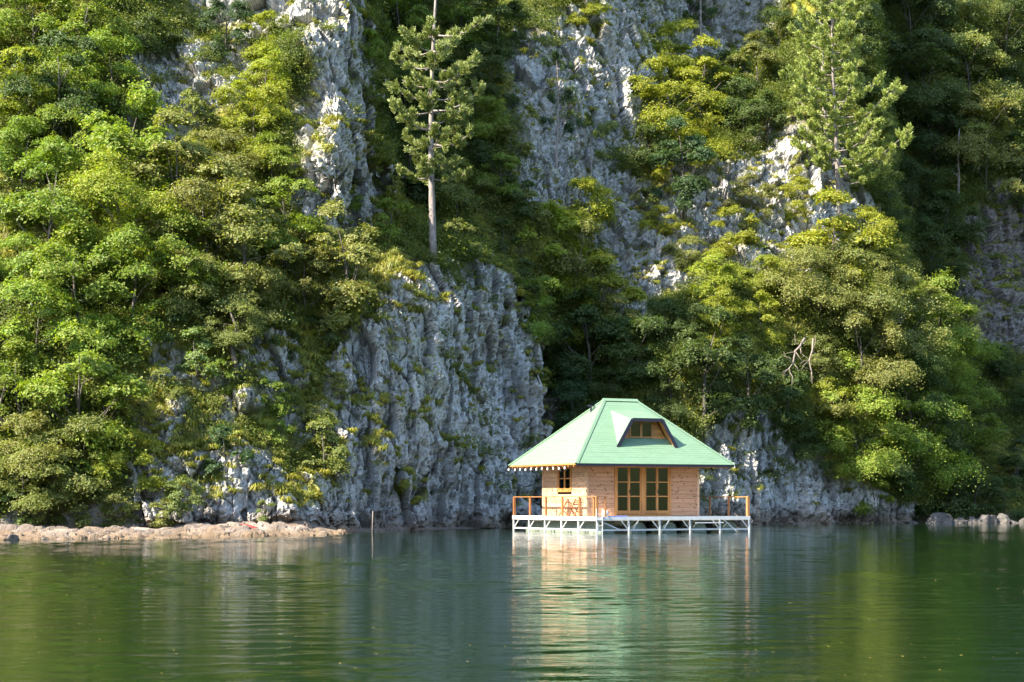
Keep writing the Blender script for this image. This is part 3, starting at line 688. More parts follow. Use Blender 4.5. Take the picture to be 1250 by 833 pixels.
# fascia boards: dark in front, wood at the side with lamps
part('fascia', MB().box(-EX-.02, EX+.03, -EY-.035, -EY-.002, zo-.14, zo+.005), M['navy'])
part('fascia', MB().box(EX+.002, EX+.03, -EY+.0, EY, zo-.14, zo+.005), M['navy'])
part('fascia', MB().box(-EX-.03, -EX-.002, -EY, EY, zo-.085, zo+.005), M['frame']); part('fascia', MB().box(-EX, EX, EY+.002, EY+.03, zo-.14, zo+.005), M['navy'])
for i in range(13):
    y = -EY+.3+i*(2*EY-.6)/12
    part('rafter', MB().box(-EX+.0, -hw+.01, y-.03, y+.03, zo-.17, zo-.072), M['frame'])
for i in range(15):
    x = -EX+.3+i*(2*EX-.6)/14
    part('rafter', MB().box(x-.03, x+.03, -EY, -hd+.01, zo-.165, zo-.072), M['frame'])
# string of lamps under the left eave
mb = MB(); pts = []
for i in range(11): pts.append((-EX-.05, EY-.1-i*.60, zo-.15-(.02 if i % 2 else 0)))
mb.tube(pts, [.008]*len(pts), 4); strg = part('light_string', mb, M['navy'])
for i, p in enumerate(pts[1:]+[(-EX-.05, EY+.02, zo-.15)]):
    b = MB(); b.tube([(p[0], p[1], p[2]), (p[0], p[1], p[2]-.03), (p[0], p[1], p[2]-.08), (p[0], p[1], p[2]-.13), (p[0], p[1], p[2]-.15)], [.02, .03, .05, .04, .01], 8); part('bulb', b, M['bulb'], strg, smooth=True)

# dormer
kz = (ZR-zo)/EY
def ry(z): return -EY+(z-zo)/kz              # y of the front roof plane at height z
zb_, zt_, zk_ = zo+.84, zo+2.22, zo+2.72; wb, wt, wk = 1.70, .86, .92
dy = ry(zb_)
dormer = thing('dormer', '', '', (0, 0, 0)); dormer.parent = house
for k in ('label', 'category'): 
    if k in dormer: del dormer[k]
FL, FR, TL, TR_, KL, KR = [(-wb, dy, zb_), (wb, dy, zb_), (-wt, dy, zt_), (wt, dy, zt_), (-wk, ry(zk_)+.02, zk_+.03), (wk, ry(zk_)+.02, zk_+.03)]
hood = MB(); hood.add([TL, TR_, KR, KL], [(0, 1, 2, 3)]); hood.add([FL, TL, KL], [(0, 1, 2)]); hood.add([FR, KR, TR_], [(0, 1, 2)])
inn = Vector((0, .02, -.07)); ins = lambda p, sx: (p[0]*.965, p[1]+.01, p[2]-.07)
hood.add([ins(TL, 1), ins(TR_, 1), ins(KR, 1), ins(KL, 1)], [(3, 2, 1, 0)]); hood.add([ins(FL, 1), ins(TL, 1), ins(KL, 1)], [(2, 1, 0)]); hood.add([ins(FR, 1), ins(KR, 1), ins(TR_, 1)], [(2, 1, 0)])
hm = hood.mesh('hood', M['roof'], fix=False); roof_uv(hm, FL, (1, .2, 0), (0, .5, .8)); hm.materials.append(M['frame'])
for p in list(hm.polygons)[3:]: p.material_index = 1
link('hood', hm, dormer)
fr = MB()
for a, b in ((FL, TL), (TL, TR_), (TR_, FR)):
    fr.bar((a[0], a[1]-.03, a[2]-.02), (b[0], b[1]-.03, b[2]-.02), .06, .17)
part('trim', fr, M['navy'], dormer)
wy = dy+.46; zwb = zo+(wy+EY)*kz+.02; zwt = zt_-.05
def xin(z): return wb+(wt-wb)*(z-zb_)/(zt_-zb_)-.10
wx0, wx1, wz0, wz1 = -.68, .50, zwb+.10, zwt-.10
face = MB().prism([(-xin(zwb), wy+.03, zwb), (xin(zwb), wy+.03, zwb), (xin(zwt), wy+.03, zwt), (-xin(zwt), wy+.03, zwt)], (0, .04, 0)); part('back_wall', face, M['inside'], dormer)
nb = 6
for i in range(nb):
    z0 = zwb+(zwt-zwb)*i/nb; z1 = zwb+(zwt-zwb)*(i+1)/nb-.008
    for sx, lim in ((-1, wx0-.05), (1, wx1+.05)):
        xa = lim; a0, a1 = xin(z0)*sx, xin(z1)*sx
        if z1 < wz0-.02: xa = -.09*0
        part('plank', MB().prism([(xa, wy, z0), (a0, wy, z0), (a1, wy, z1), (xa, wy, z1)], (0, .028, 0)), M['frame'], dormer)
dw = MB(); y0, y1 = wy-.04, wy+.05
dw.box(wx0-.07, wx0, y0, y1, wz0-.07, wz1+.07); dw.box(wx1, wx1+.07, y0, y1, wz0-.07, wz1+.07); dw.box(wx0, wx1, y0+.001, y1, wz1, wz1+.07); dw.box(wx0, wx1, y0+.001, y1, wz0-.07, wz0)
xm = (wx0+wx1)/2; dw.box(xm-.06, xm+.06, y0+.002, y1, wz0, wz1); part('window_frame', dw, M['frame'], dormer)
for a, b in ((wx0, xm-.06), (xm+.06, wx1)): part('pane', MB().box(a, b, wy-.012, wy-.006, wz0, wz1), M['glass'], dormer)
part('back_wall', MB().box(wx0, wx1, wy+.022, wy+.028, wz0, wz1), M['inside'], dormer)
# patches of worn felt on the hood
ptch = MB(); nl = (Vector(TL)-Vector(FL)).cross(Vector(KL)-Vector(FL)).normalized(); nl = nl if nl.x < 0 else -nl
for u, v in ((.50, .30), (.55, .42), (.62, .34), (.66, .5), (.7, .4), (.45, .40), (.72, .58)):
    c = Vector(FL)*(1-u)+(Vector(TL)*(1-v)+Vector(KL)*v)*u+nl*.012; e1 = (Vector(KL)-Vector(TL)).normalized()*.05; e2 = nl.cross(e1).normalized()*.035
    ptch.prism([c-e1-e2, c+e1-e2, c+e1+e2, c-e1+e2], nl*.01)
part('felt_patch', ptch, M['pontoon'], dormer)['kind'] = 'stuff'

# railings
def railing(pts, name='railing'):
    r = part(name, MB().bar(pts[0], pts[-1], .09, .045) , M['rail'])
    return r
RZ = ZD+1.0
lr_ = part('railing', MB().box(X0-.06, X0+.04, Y0-.06, Y1+.04, RZ-.045, RZ), M['rail'])
for j in range(6):
    y = Y0+(Y1-Y0)*j/5
    part('post', MB().box(X0-.07 if j in (0, 5) else X0-.03, X0+.05, y-.05, y+.05, ZD-.10, RZ-.046), M['rail'], lr_)
part('post', MB().box(X0-.01, X0+.07, Y0+.30, Y0+.38, ZD+.005, RZ-.046), M['rail'], lr_)
fr_ = part('railing', MB().box(X0+.042, X0+.5, Y0-.055, Y0+.035, RZ-.043, RZ-.002), M['rail'])
part('post', MB().box(X0+.42, X0+.5, Y0-.04, Y0+.04, ZD+.016, RZ-.044), M['rail'], fr_)
rr_ = part('railing', MB().box(X1-.05, X1+.05, Y0-.02, Y1+.04, RZ-.045, RZ), M['rail'])
for j in range(6):
    y = Y0+.04+(Y1-Y0-.04)*j/5
    part('post', MB().box(X1-(.05 if j else .07), X1+(.03 if j else .06), y-.04, y+(.04 if j else .10), ZD+.005 if j else ZD-.12, RZ-.046), M['rail'], rr_)
br_ = part('railing', MB().box(X0+.042, X1-.052, Y1-.04, Y1+.04, RZ-.045, RZ), M['rail'])
for j in range(1, 5): part('post', MB().box(X0+(X1-X0)*j/5-.04, X0+(X1-X0)*j/5+.04, Y1-.038, Y1+.038, ZD+.005, RZ-.046), M['rail'], br_)

# folding chairs on the side deck and the small things at the corner
def hpt(x, y, z=0):
    c, s = math.cos(HA), math.sin(HA); return (5.52+x*c-y*s, 94.05+x*s+y*c, z)
def chair(loc, rz, label):
    t_ = thing('folding_chair', label, 'chair', loc, rz, 'wooden folding chairs on the side deck')
    for sx in (-.2, .2):
        MB().bar((sx, -.25, 0), (sx, .22, .88), .035, .05).build('leg', M['chair'], t_); MB().bar((sx*.9, .28, 0), (sx*.9, -.24, .46), .035, .05).build('leg', M['chair'], t_)
    for k in range(5): MB().box(-.21, .21, -.25+k*.085, -.25+k*.085+.06, .455, .475).build('seat_slat', M['chair'], t_)
    for k in range(3): MB().bar((-.22, .13+k*.035, .60+k*.09), (.22, .13+k*.035, .60+k*.09), .03, .055).build('back_slat', M['chair'], t_)
    return t_
chair(hpt(-3.57, -1.75, ZD), HA+R(-75), 'red brown folding chair by the side wall, nearer the platform corner')
chair(hpt(-3.55, -.55, ZD), HA+R(-120), 'red brown folding chair by the side wall, under the small window')
mb = MB(); mb.tube([(0, 0, 0), (0, 0, .06), (0, 0, .18), (0, 0, .30), (0, 0, .36)], [.06, .15, .18, .13, .03], 12)
o = mb.build('buoy', M['white'], None, True); o.location = hpt(-3.25, -4.2, ZD); tag(o, 'round white buoy lying on the deck corner beside the railing', 'buoy')
o = MB().box(-.35, .55, -.16, .16, 0, .05).build('mat', M['blue'], None, bevel=.01); o.location = hpt(-2.75, -4.36, ZD+.001); o.rotation_euler.z = HA; tag(o, 'blue mat lying at the front edge of the deck', 'mat')
o = thing('ladder', 'white metal ladder hanging at the near corner of the platform', 'ladder', hpt(-3.98, -4.72), HA)
for s in (0, .32): MB().tube([(s-.05, -.02, -.3), (s-.05, -.02, 1.2)], [.02, .02], 6).build('side_rail', M['white'], o)
for k in range(4): MB().tube([(-.05, -.02, .1+k*.28), (.27, -.02, .1+k*.28)], [.016, .016], 6).build('rung', M['white'], o)
# red canoe-like board on the ledge, thin pole in the water, red buoy ball
g, n = ground(302, 631); zl = 1.30
cb = MB(); 
def ledge_z(x, y): return float(LZ[int(np.clip((y-69)/.11, 0, lr-1)), int(np.clip((x+46)/.08, 0, lc-1))])
ya = max(np.arange(81.5, 85.6, .1), key=lambda q: (min(ledge_z(-12.1+i*.2, q) for i in range(6))-HC)/q); ya = min(ya, g.y-1.0); xa = -323/F*ya; z0 = max(ledge_z(xa+i*.2, ya) for i in range(7))

cb.tube([(0, 0, .10), (.25, 0, .06), (.7, 0, .03), (1.15, 0, .02), (1.4, 0, .06)], [.02, .09, .12, .09, .02], 8)
o = cb.build('kayak', M['red'], None, True); o.location = (xa-.3, ya-.1, z0+.09); o.rotation_euler = (0, R(11), R(-10)); o.scale = (.62, .9, .8); tag(o, 'small red kayak hull lying on the pale ledge beside a green shrub', 'kayak')
o = MB().tube([(0, 0, -.5), (.02, 0, .6), (.04, 0, 1.08)], [.022, .02, .016], 6).build('marker_pole', M['rope'], None, True); o.location = (-6.85, 90.2, 0); tag(o, 'thin pale pole standing in the water by the cliff', 'pole')
# ------------------------------------------------------------------ broadleaf trees, one by one: (crown x, crown y, width, tone, where)
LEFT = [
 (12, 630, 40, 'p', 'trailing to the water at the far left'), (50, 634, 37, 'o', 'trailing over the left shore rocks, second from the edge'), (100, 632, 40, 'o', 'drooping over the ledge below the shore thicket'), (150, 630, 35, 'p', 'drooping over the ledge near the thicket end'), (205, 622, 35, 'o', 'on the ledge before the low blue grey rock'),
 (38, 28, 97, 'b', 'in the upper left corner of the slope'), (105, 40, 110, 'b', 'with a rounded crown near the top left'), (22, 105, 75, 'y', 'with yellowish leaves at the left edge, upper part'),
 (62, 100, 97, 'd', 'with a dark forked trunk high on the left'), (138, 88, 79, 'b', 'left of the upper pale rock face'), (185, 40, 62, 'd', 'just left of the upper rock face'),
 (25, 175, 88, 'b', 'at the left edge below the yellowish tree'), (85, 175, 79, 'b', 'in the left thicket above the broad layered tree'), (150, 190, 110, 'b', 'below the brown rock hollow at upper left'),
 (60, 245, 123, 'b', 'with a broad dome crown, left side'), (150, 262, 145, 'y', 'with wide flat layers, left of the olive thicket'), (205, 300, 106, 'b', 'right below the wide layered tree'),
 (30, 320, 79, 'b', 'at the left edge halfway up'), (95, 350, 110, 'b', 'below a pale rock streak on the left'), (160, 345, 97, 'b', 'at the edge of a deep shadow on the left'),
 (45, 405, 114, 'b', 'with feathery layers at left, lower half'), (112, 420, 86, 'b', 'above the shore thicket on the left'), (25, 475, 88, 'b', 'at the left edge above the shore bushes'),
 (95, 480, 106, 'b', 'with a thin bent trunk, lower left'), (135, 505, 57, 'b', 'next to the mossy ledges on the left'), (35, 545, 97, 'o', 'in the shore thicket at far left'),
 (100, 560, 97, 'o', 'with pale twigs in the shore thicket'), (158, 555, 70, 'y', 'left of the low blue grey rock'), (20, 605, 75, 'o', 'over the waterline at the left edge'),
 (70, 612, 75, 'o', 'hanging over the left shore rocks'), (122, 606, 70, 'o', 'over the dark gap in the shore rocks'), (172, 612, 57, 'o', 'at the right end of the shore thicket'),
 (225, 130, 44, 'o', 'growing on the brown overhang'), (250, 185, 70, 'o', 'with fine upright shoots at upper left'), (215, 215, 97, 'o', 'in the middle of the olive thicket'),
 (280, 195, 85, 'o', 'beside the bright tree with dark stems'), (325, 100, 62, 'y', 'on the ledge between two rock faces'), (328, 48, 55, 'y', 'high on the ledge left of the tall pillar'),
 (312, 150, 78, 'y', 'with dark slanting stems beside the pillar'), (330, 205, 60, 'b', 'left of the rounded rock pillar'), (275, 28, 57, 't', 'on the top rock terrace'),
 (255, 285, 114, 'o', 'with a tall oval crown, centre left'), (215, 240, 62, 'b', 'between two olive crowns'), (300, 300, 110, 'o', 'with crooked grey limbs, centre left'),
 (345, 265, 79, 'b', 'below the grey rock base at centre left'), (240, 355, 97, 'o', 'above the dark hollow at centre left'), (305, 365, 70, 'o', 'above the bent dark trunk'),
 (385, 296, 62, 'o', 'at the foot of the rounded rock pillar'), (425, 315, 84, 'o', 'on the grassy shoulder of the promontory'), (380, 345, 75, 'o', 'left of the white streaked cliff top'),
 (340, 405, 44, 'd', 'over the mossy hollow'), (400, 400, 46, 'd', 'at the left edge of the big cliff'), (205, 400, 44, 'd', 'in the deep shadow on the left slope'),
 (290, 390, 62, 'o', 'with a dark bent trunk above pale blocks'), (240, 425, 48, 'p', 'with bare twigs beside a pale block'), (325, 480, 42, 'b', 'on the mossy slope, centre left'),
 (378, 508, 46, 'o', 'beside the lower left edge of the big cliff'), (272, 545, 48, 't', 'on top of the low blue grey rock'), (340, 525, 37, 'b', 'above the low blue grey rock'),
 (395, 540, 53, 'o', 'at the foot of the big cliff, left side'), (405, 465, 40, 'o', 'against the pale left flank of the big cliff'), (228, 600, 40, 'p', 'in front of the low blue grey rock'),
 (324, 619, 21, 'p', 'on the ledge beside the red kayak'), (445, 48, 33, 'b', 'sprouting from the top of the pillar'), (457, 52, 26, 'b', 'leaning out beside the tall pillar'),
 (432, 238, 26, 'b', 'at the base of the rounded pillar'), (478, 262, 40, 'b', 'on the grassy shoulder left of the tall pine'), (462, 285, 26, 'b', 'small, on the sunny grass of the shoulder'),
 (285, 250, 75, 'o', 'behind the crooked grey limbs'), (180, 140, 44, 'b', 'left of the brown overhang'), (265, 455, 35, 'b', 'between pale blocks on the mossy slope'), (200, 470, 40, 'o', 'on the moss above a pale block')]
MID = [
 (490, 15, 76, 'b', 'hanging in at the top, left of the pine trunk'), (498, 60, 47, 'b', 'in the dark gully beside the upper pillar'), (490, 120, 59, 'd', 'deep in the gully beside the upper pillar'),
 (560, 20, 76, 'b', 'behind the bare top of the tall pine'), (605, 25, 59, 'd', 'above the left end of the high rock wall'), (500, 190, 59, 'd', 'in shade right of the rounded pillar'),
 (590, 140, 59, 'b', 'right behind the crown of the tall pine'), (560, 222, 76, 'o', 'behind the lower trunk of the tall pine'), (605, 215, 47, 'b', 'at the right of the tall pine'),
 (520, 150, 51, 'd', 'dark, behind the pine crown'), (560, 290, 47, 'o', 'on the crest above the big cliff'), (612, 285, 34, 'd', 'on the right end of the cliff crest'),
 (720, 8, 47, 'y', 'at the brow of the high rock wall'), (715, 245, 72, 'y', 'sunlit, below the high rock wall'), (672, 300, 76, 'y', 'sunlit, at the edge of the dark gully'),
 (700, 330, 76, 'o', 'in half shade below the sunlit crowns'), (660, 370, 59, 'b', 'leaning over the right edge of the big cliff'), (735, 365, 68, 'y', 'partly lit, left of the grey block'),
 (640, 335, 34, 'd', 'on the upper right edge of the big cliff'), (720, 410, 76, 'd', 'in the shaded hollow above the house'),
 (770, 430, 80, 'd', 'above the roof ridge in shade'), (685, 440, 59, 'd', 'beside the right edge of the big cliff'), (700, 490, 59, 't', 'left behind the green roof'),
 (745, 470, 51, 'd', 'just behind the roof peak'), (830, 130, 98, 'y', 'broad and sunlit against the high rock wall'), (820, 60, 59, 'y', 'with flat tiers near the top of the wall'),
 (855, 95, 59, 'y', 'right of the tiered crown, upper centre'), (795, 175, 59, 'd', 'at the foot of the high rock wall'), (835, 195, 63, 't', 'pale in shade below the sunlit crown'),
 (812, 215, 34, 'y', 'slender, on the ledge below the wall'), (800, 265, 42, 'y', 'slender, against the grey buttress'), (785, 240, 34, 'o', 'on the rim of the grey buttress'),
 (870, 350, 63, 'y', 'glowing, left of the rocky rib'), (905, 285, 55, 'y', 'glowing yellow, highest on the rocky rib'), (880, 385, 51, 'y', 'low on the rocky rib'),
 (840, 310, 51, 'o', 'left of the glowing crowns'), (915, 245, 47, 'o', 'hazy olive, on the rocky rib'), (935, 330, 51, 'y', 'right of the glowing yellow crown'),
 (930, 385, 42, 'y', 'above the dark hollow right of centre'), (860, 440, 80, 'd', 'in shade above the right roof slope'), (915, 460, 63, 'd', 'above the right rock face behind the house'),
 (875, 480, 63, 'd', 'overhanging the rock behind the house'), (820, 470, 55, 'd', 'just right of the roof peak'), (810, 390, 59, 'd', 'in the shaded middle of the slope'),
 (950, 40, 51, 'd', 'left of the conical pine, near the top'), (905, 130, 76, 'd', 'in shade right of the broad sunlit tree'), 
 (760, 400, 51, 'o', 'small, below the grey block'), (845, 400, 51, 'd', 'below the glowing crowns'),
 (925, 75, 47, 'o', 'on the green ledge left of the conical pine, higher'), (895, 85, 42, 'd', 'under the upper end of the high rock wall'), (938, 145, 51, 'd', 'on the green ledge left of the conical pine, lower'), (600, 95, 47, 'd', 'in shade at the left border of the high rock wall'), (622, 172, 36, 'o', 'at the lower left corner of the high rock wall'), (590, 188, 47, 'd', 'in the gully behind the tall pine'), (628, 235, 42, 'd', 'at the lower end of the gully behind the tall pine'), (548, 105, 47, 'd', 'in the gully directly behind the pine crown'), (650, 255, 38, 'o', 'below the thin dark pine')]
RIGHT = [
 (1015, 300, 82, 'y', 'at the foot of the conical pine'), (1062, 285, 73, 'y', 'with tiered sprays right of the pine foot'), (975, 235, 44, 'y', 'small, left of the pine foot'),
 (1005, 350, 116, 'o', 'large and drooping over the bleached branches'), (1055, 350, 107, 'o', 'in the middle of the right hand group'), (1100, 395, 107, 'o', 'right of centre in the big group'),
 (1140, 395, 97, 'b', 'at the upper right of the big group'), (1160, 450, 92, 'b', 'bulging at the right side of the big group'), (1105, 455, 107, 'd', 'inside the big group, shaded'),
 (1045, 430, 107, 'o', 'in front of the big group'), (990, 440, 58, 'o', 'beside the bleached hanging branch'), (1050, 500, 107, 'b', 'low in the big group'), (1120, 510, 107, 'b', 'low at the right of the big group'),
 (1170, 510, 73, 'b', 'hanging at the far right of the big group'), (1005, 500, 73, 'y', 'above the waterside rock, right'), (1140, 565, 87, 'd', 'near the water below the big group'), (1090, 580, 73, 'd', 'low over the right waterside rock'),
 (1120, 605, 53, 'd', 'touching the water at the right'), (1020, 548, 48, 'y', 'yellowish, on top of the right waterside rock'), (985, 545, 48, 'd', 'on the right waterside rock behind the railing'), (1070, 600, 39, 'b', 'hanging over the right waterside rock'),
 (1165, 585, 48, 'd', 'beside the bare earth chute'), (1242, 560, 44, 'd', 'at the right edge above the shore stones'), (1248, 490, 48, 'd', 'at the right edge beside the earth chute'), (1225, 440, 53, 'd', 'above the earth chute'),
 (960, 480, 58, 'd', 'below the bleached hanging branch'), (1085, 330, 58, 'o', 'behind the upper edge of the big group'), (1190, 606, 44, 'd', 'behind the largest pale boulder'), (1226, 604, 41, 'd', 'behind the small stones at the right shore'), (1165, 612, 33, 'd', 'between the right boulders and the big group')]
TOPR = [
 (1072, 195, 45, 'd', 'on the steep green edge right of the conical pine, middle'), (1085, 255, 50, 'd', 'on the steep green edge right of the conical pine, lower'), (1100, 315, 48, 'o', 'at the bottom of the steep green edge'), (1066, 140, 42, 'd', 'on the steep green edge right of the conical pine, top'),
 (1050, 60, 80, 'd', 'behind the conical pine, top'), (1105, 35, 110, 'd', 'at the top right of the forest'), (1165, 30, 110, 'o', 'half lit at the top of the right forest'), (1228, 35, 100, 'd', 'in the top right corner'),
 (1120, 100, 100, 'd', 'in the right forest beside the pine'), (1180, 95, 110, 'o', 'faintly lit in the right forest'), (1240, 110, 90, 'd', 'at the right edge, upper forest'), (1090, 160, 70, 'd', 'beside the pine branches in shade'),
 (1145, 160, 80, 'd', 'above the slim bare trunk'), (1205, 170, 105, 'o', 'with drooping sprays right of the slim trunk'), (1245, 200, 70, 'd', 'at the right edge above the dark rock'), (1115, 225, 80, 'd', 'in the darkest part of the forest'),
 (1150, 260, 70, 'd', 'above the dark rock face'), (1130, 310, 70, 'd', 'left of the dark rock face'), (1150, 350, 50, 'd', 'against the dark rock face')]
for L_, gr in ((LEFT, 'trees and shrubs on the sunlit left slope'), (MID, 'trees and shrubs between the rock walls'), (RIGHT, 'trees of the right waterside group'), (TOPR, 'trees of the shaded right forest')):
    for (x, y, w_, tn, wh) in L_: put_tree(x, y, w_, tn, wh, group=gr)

# ------------------------------------------------------------------ pines
def gen_pine(seed, H, r0, levels, tuft=.25, nneed=40, dens=2.7):
    """levels: (height, reach, azimuth or None, rise)"""
    r = np.random.default_rng(seed); tb = MB(); tl = []
    tp = lambda z: np.array([.012*H*math.sin(z/H*4+seed), .01*H*math.cos(z/H*3), z])
    zs = np.linspace(-.4, H, 14); tb.tube([tp(z) for z in zs], [max(.02, r0*(1-.93*max(0, z)/H)) for z in zs], 8)
    for (z, L, az, rise) in levels:
        az = r.uniform(0, 6.283) if az is None else az; d = np.array([math.cos(az), math.sin(az), 0]); sd = np.array([-d[1], d[0], 0])
        pt = lambda s: tp(z)+d*L*s+np.array([0, 0, L*(rise*s+.22*s*s*np.sign(s)-.10*math.sin(3.1*s))])
        tb.tube([pt(s) for s in (0, .3, .6, .85, 1)], [r0*.26, r0*.2, r0*.13, .018, .01], 5)
        nc_ = max(3, int(L*dens))
        for k in range(nc_):
            s = .30+.72*(k+r.uniform(0, 1))/nc_; b = pt(s); sg = 1 if k % 2 else -1
            e = b+sd*sg*r.uniform(.08, .30)*L*(1.15-s*.75)+d*r.uniform(.0, .15)*L+np.array([0, 0, r.uniform(.02, .14)])
            if s > .93: e = b+np.array([0, 0, .08])
            tb.tube([b, (b+e)/2+np.array([0, 0, .03]), e], [.018, .014, .008], 3)
            ax = (e-b)/(np.linalg.norm(e-b)+1e-6)
            for q in range(r.integers(4, 8)):
                tl.append((e-ax*r.uniform(0, .3)+r.normal(size=3)*.085, ax*.55+d*.25+np.array([0, 0, .8])))
    V = []; 
    for c, dr in tl:
        dr = dr/np.linalg.norm(dr); k = nneed; q = r.normal(size=(k, 3)); q /= np.linalg.norm(q, axis=1, keepdims=True); q = q*.7+dr*.8
        q /= np.linalg.norm(q, axis=1, keepdims=True); base = c+dr*r.uniform(-.16, .16, (k, 1)); ln = tuft*r.uniform(.6, 1.1, (k, 1))
        sx = np.cross(q, r.normal(size=(k, 3))); sx /= np.linalg.norm(sx, axis=1, keepdims=True); wv = .019
        v = np.empty((k, 4, 3)); v[:, 0] = base-sx*wv*.6; v[:, 1] = base+sx*wv*.6; v[:, 2] = base+q*ln+sx*wv; v[:, 3] = base+q*ln-sx*wv; V.append(v.reshape(-1, 3))
    V = np.concatenate(V); Fq = np.arange(len(V)).reshape(-1, 4)
    return tb.mesh('trunk', M['pinebark'], True, False), np_mesh('crown', V, Fq, M['needle'])
def put_pine(px, py, seed, H, r0, levels, label, col, rot=(0, 0, 0), **k):
    g, n = ground(px, py); tm, cm = gen_pine(seed, H, r0, levels, **k)
    o = thing('pine_tree', label, 'tree', (g.x, g.y, g.z), 0, 'pines standing on the rocks'); o.rotation_euler = rot
    link('trunk', tm, o); c = link('crown', cm, o); c.color = (*col, 1); return o
r = np.random.default_rng(5)
lv = []
for k, z in enumerate([4.6, 5.6, 6.5, 7.3, 8.2, 9.0, 9.9, 10.7, 11.5, 12.2]):
    for j in range(4):
        az = j*1.5708+k*.7+r.normal()*.3; L = r.uniform(1.5, 3.1)*(1.15 if math.cos(az) > 0 else .85)*(.7 if k in (0, 1) else 1)
        lv.append((z+r.normal()*.15, L, az, r.uniform(-.08, .2)))
for k in range(12): lv.append((14.6+k*.38, r.uniform(.7, 1.8), None, .25))
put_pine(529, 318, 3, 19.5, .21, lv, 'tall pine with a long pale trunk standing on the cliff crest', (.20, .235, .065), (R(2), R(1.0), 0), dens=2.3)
lv = []
for k in range(70):
    f = k/69; z = 2.4+f*15.3; L = (5.3*(1-f)**.75+.5)*r.uniform(.55, 1.15); az = k*2.399+r.normal()*.25
    if math.cos(az) < 0 and f < .35: L *= .75
    lv.append((z, L, az, .10+.5*f))
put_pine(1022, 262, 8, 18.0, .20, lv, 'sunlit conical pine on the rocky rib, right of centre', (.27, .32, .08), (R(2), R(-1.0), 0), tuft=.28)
lv = [(6.8, .9, 0.2, .1), (7.0, .9, 3.2, .1), (7.3, .7, 1.6, .2), (5.2, 1.0, -.1, 0), (4.8, .9, .3, .0), (4.6, .6, 3.0, .1), (3.2, 1.1, 2.9, 0), (2.9, 1.4, .1, -.05), (2.6, 1.2, .4, 0), (7.5, .5, 4.5, .3)]
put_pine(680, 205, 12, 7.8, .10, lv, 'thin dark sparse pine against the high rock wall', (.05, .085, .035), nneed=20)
lv = [(3.0, 1.8, .0, .0), (3.2, 1.6, .4, .05), (2.7, 1.4, -.5, 0), (3.5, 1.2, 2.8, .1), (3.4, 1.0, 4.6, .2)]
put_pine(722, 212, 14, 3.9, .08, lv, 'small pine with one lit flat branch below the high rock wall', (.15, .19, .06))
lv = [(z, rr, None, .05) for z, rr in zip(np.linspace(7, 15, 26), np.linspace(2.3, 1.6, 26))]
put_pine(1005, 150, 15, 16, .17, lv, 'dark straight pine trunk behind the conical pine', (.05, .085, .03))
lv = [(z, 1.6, None, .02) for z in np.linspace(2.6, 9, 16)]
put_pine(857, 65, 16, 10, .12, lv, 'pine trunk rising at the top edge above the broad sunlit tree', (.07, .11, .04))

# slim bare trunks and the bleached hanging branch
def bare(name, label, px, py, pts, rad, mat, cat='tree', twigs=0, seed=1, dy=0):
    g, n = ground(px, py); rd = random.Random(seed); mb = MB()
    mb.tube(pts, rad, 7)
    o = link(name, mb.mesh(name, M[mat], True, False)); o.location = (g.x, g.y-dy, g.z); tag(o, label, cat)
    for k in range(twigs):
        i = rd.randrange(1, len(pts)-1); p = Vector(pts[i]); L = rd.uniform(.5, 1.3); d = Vector((rd.uniform(-1, 1), rd.uniform(-.6, .2), rd.uniform(-.6, .8))).normalized(); q = p+d*L*.5+Vector((0, 0, rd.uniform(-.15, .15))); e = q+(d+Vector((rd.uniform(-.6, .6), 0, rd.uniform(-.6, .4)))).normalized()*L*.5
        MB().tube([p, q, e], [rad[i]*.5, rad[i]*.33, .012], 5).build('branch', M[mat], o, True)
    return o
bare('bare_tree', 'slim bare trunk standing in the dark forest at right', 1165, 242, [(0, 0, -.3), (.05, 0, 2), (-.03, 0, 4.2), (.1, 0, 6)], [.12, .10, .08, .04], 'pinebark', twigs=5, seed=2, dy=1.2)
bare('dead_branch', 'bleached dead branch hanging above the waterside rock', 955, 452, [(.9, .6, 1.8), (.5, 0, 1.2), (.15, -.3, .9), (0, -.5, .1), (-.35, -.7, -.3), (-.1, -.8, -.8), (-.15, -.8, -1.7)], [.08, .075, .065, .06, .05, .035, .015], 'dead', 'branch', twigs=11, seed=4, dy=4.2)
bare('dead_branch', 'pale broken branch below the drooping olive tree', 978, 462, [(.2, .3, 2.4), (.1, 0, 1.6), (-.15, -.2, .9), (.0, -.3, .2), (-.05, -.3, -.5)], [.06, .055, .05, .04, .015], 'dead', 'branch', twigs=7, seed=6, dy=4.2)
bare('dead_tree', 'bent dark trunk above the pale blocks on the left slope', 285, 468, [(0, 0, -.3), (.1, -.1, .9), (-.1, -.2, 1.8), (.15, -.2, 2.7), (-.2, -.3, 3.6)], [.17, .14, .12, .09, .04], 'bark', twigs=8, seed=7)
bare('dead_tree', 'pale bent stem in the thicket at the left edge', 15, 520, [(0, 0, -.3), (-.1, -.4, .8), (.15, -.5, 1.5), (.3, -.5, 2.3)], [.08, .07, .05, .02], 'dead', twigs=3, seed=9, dy=1.5)

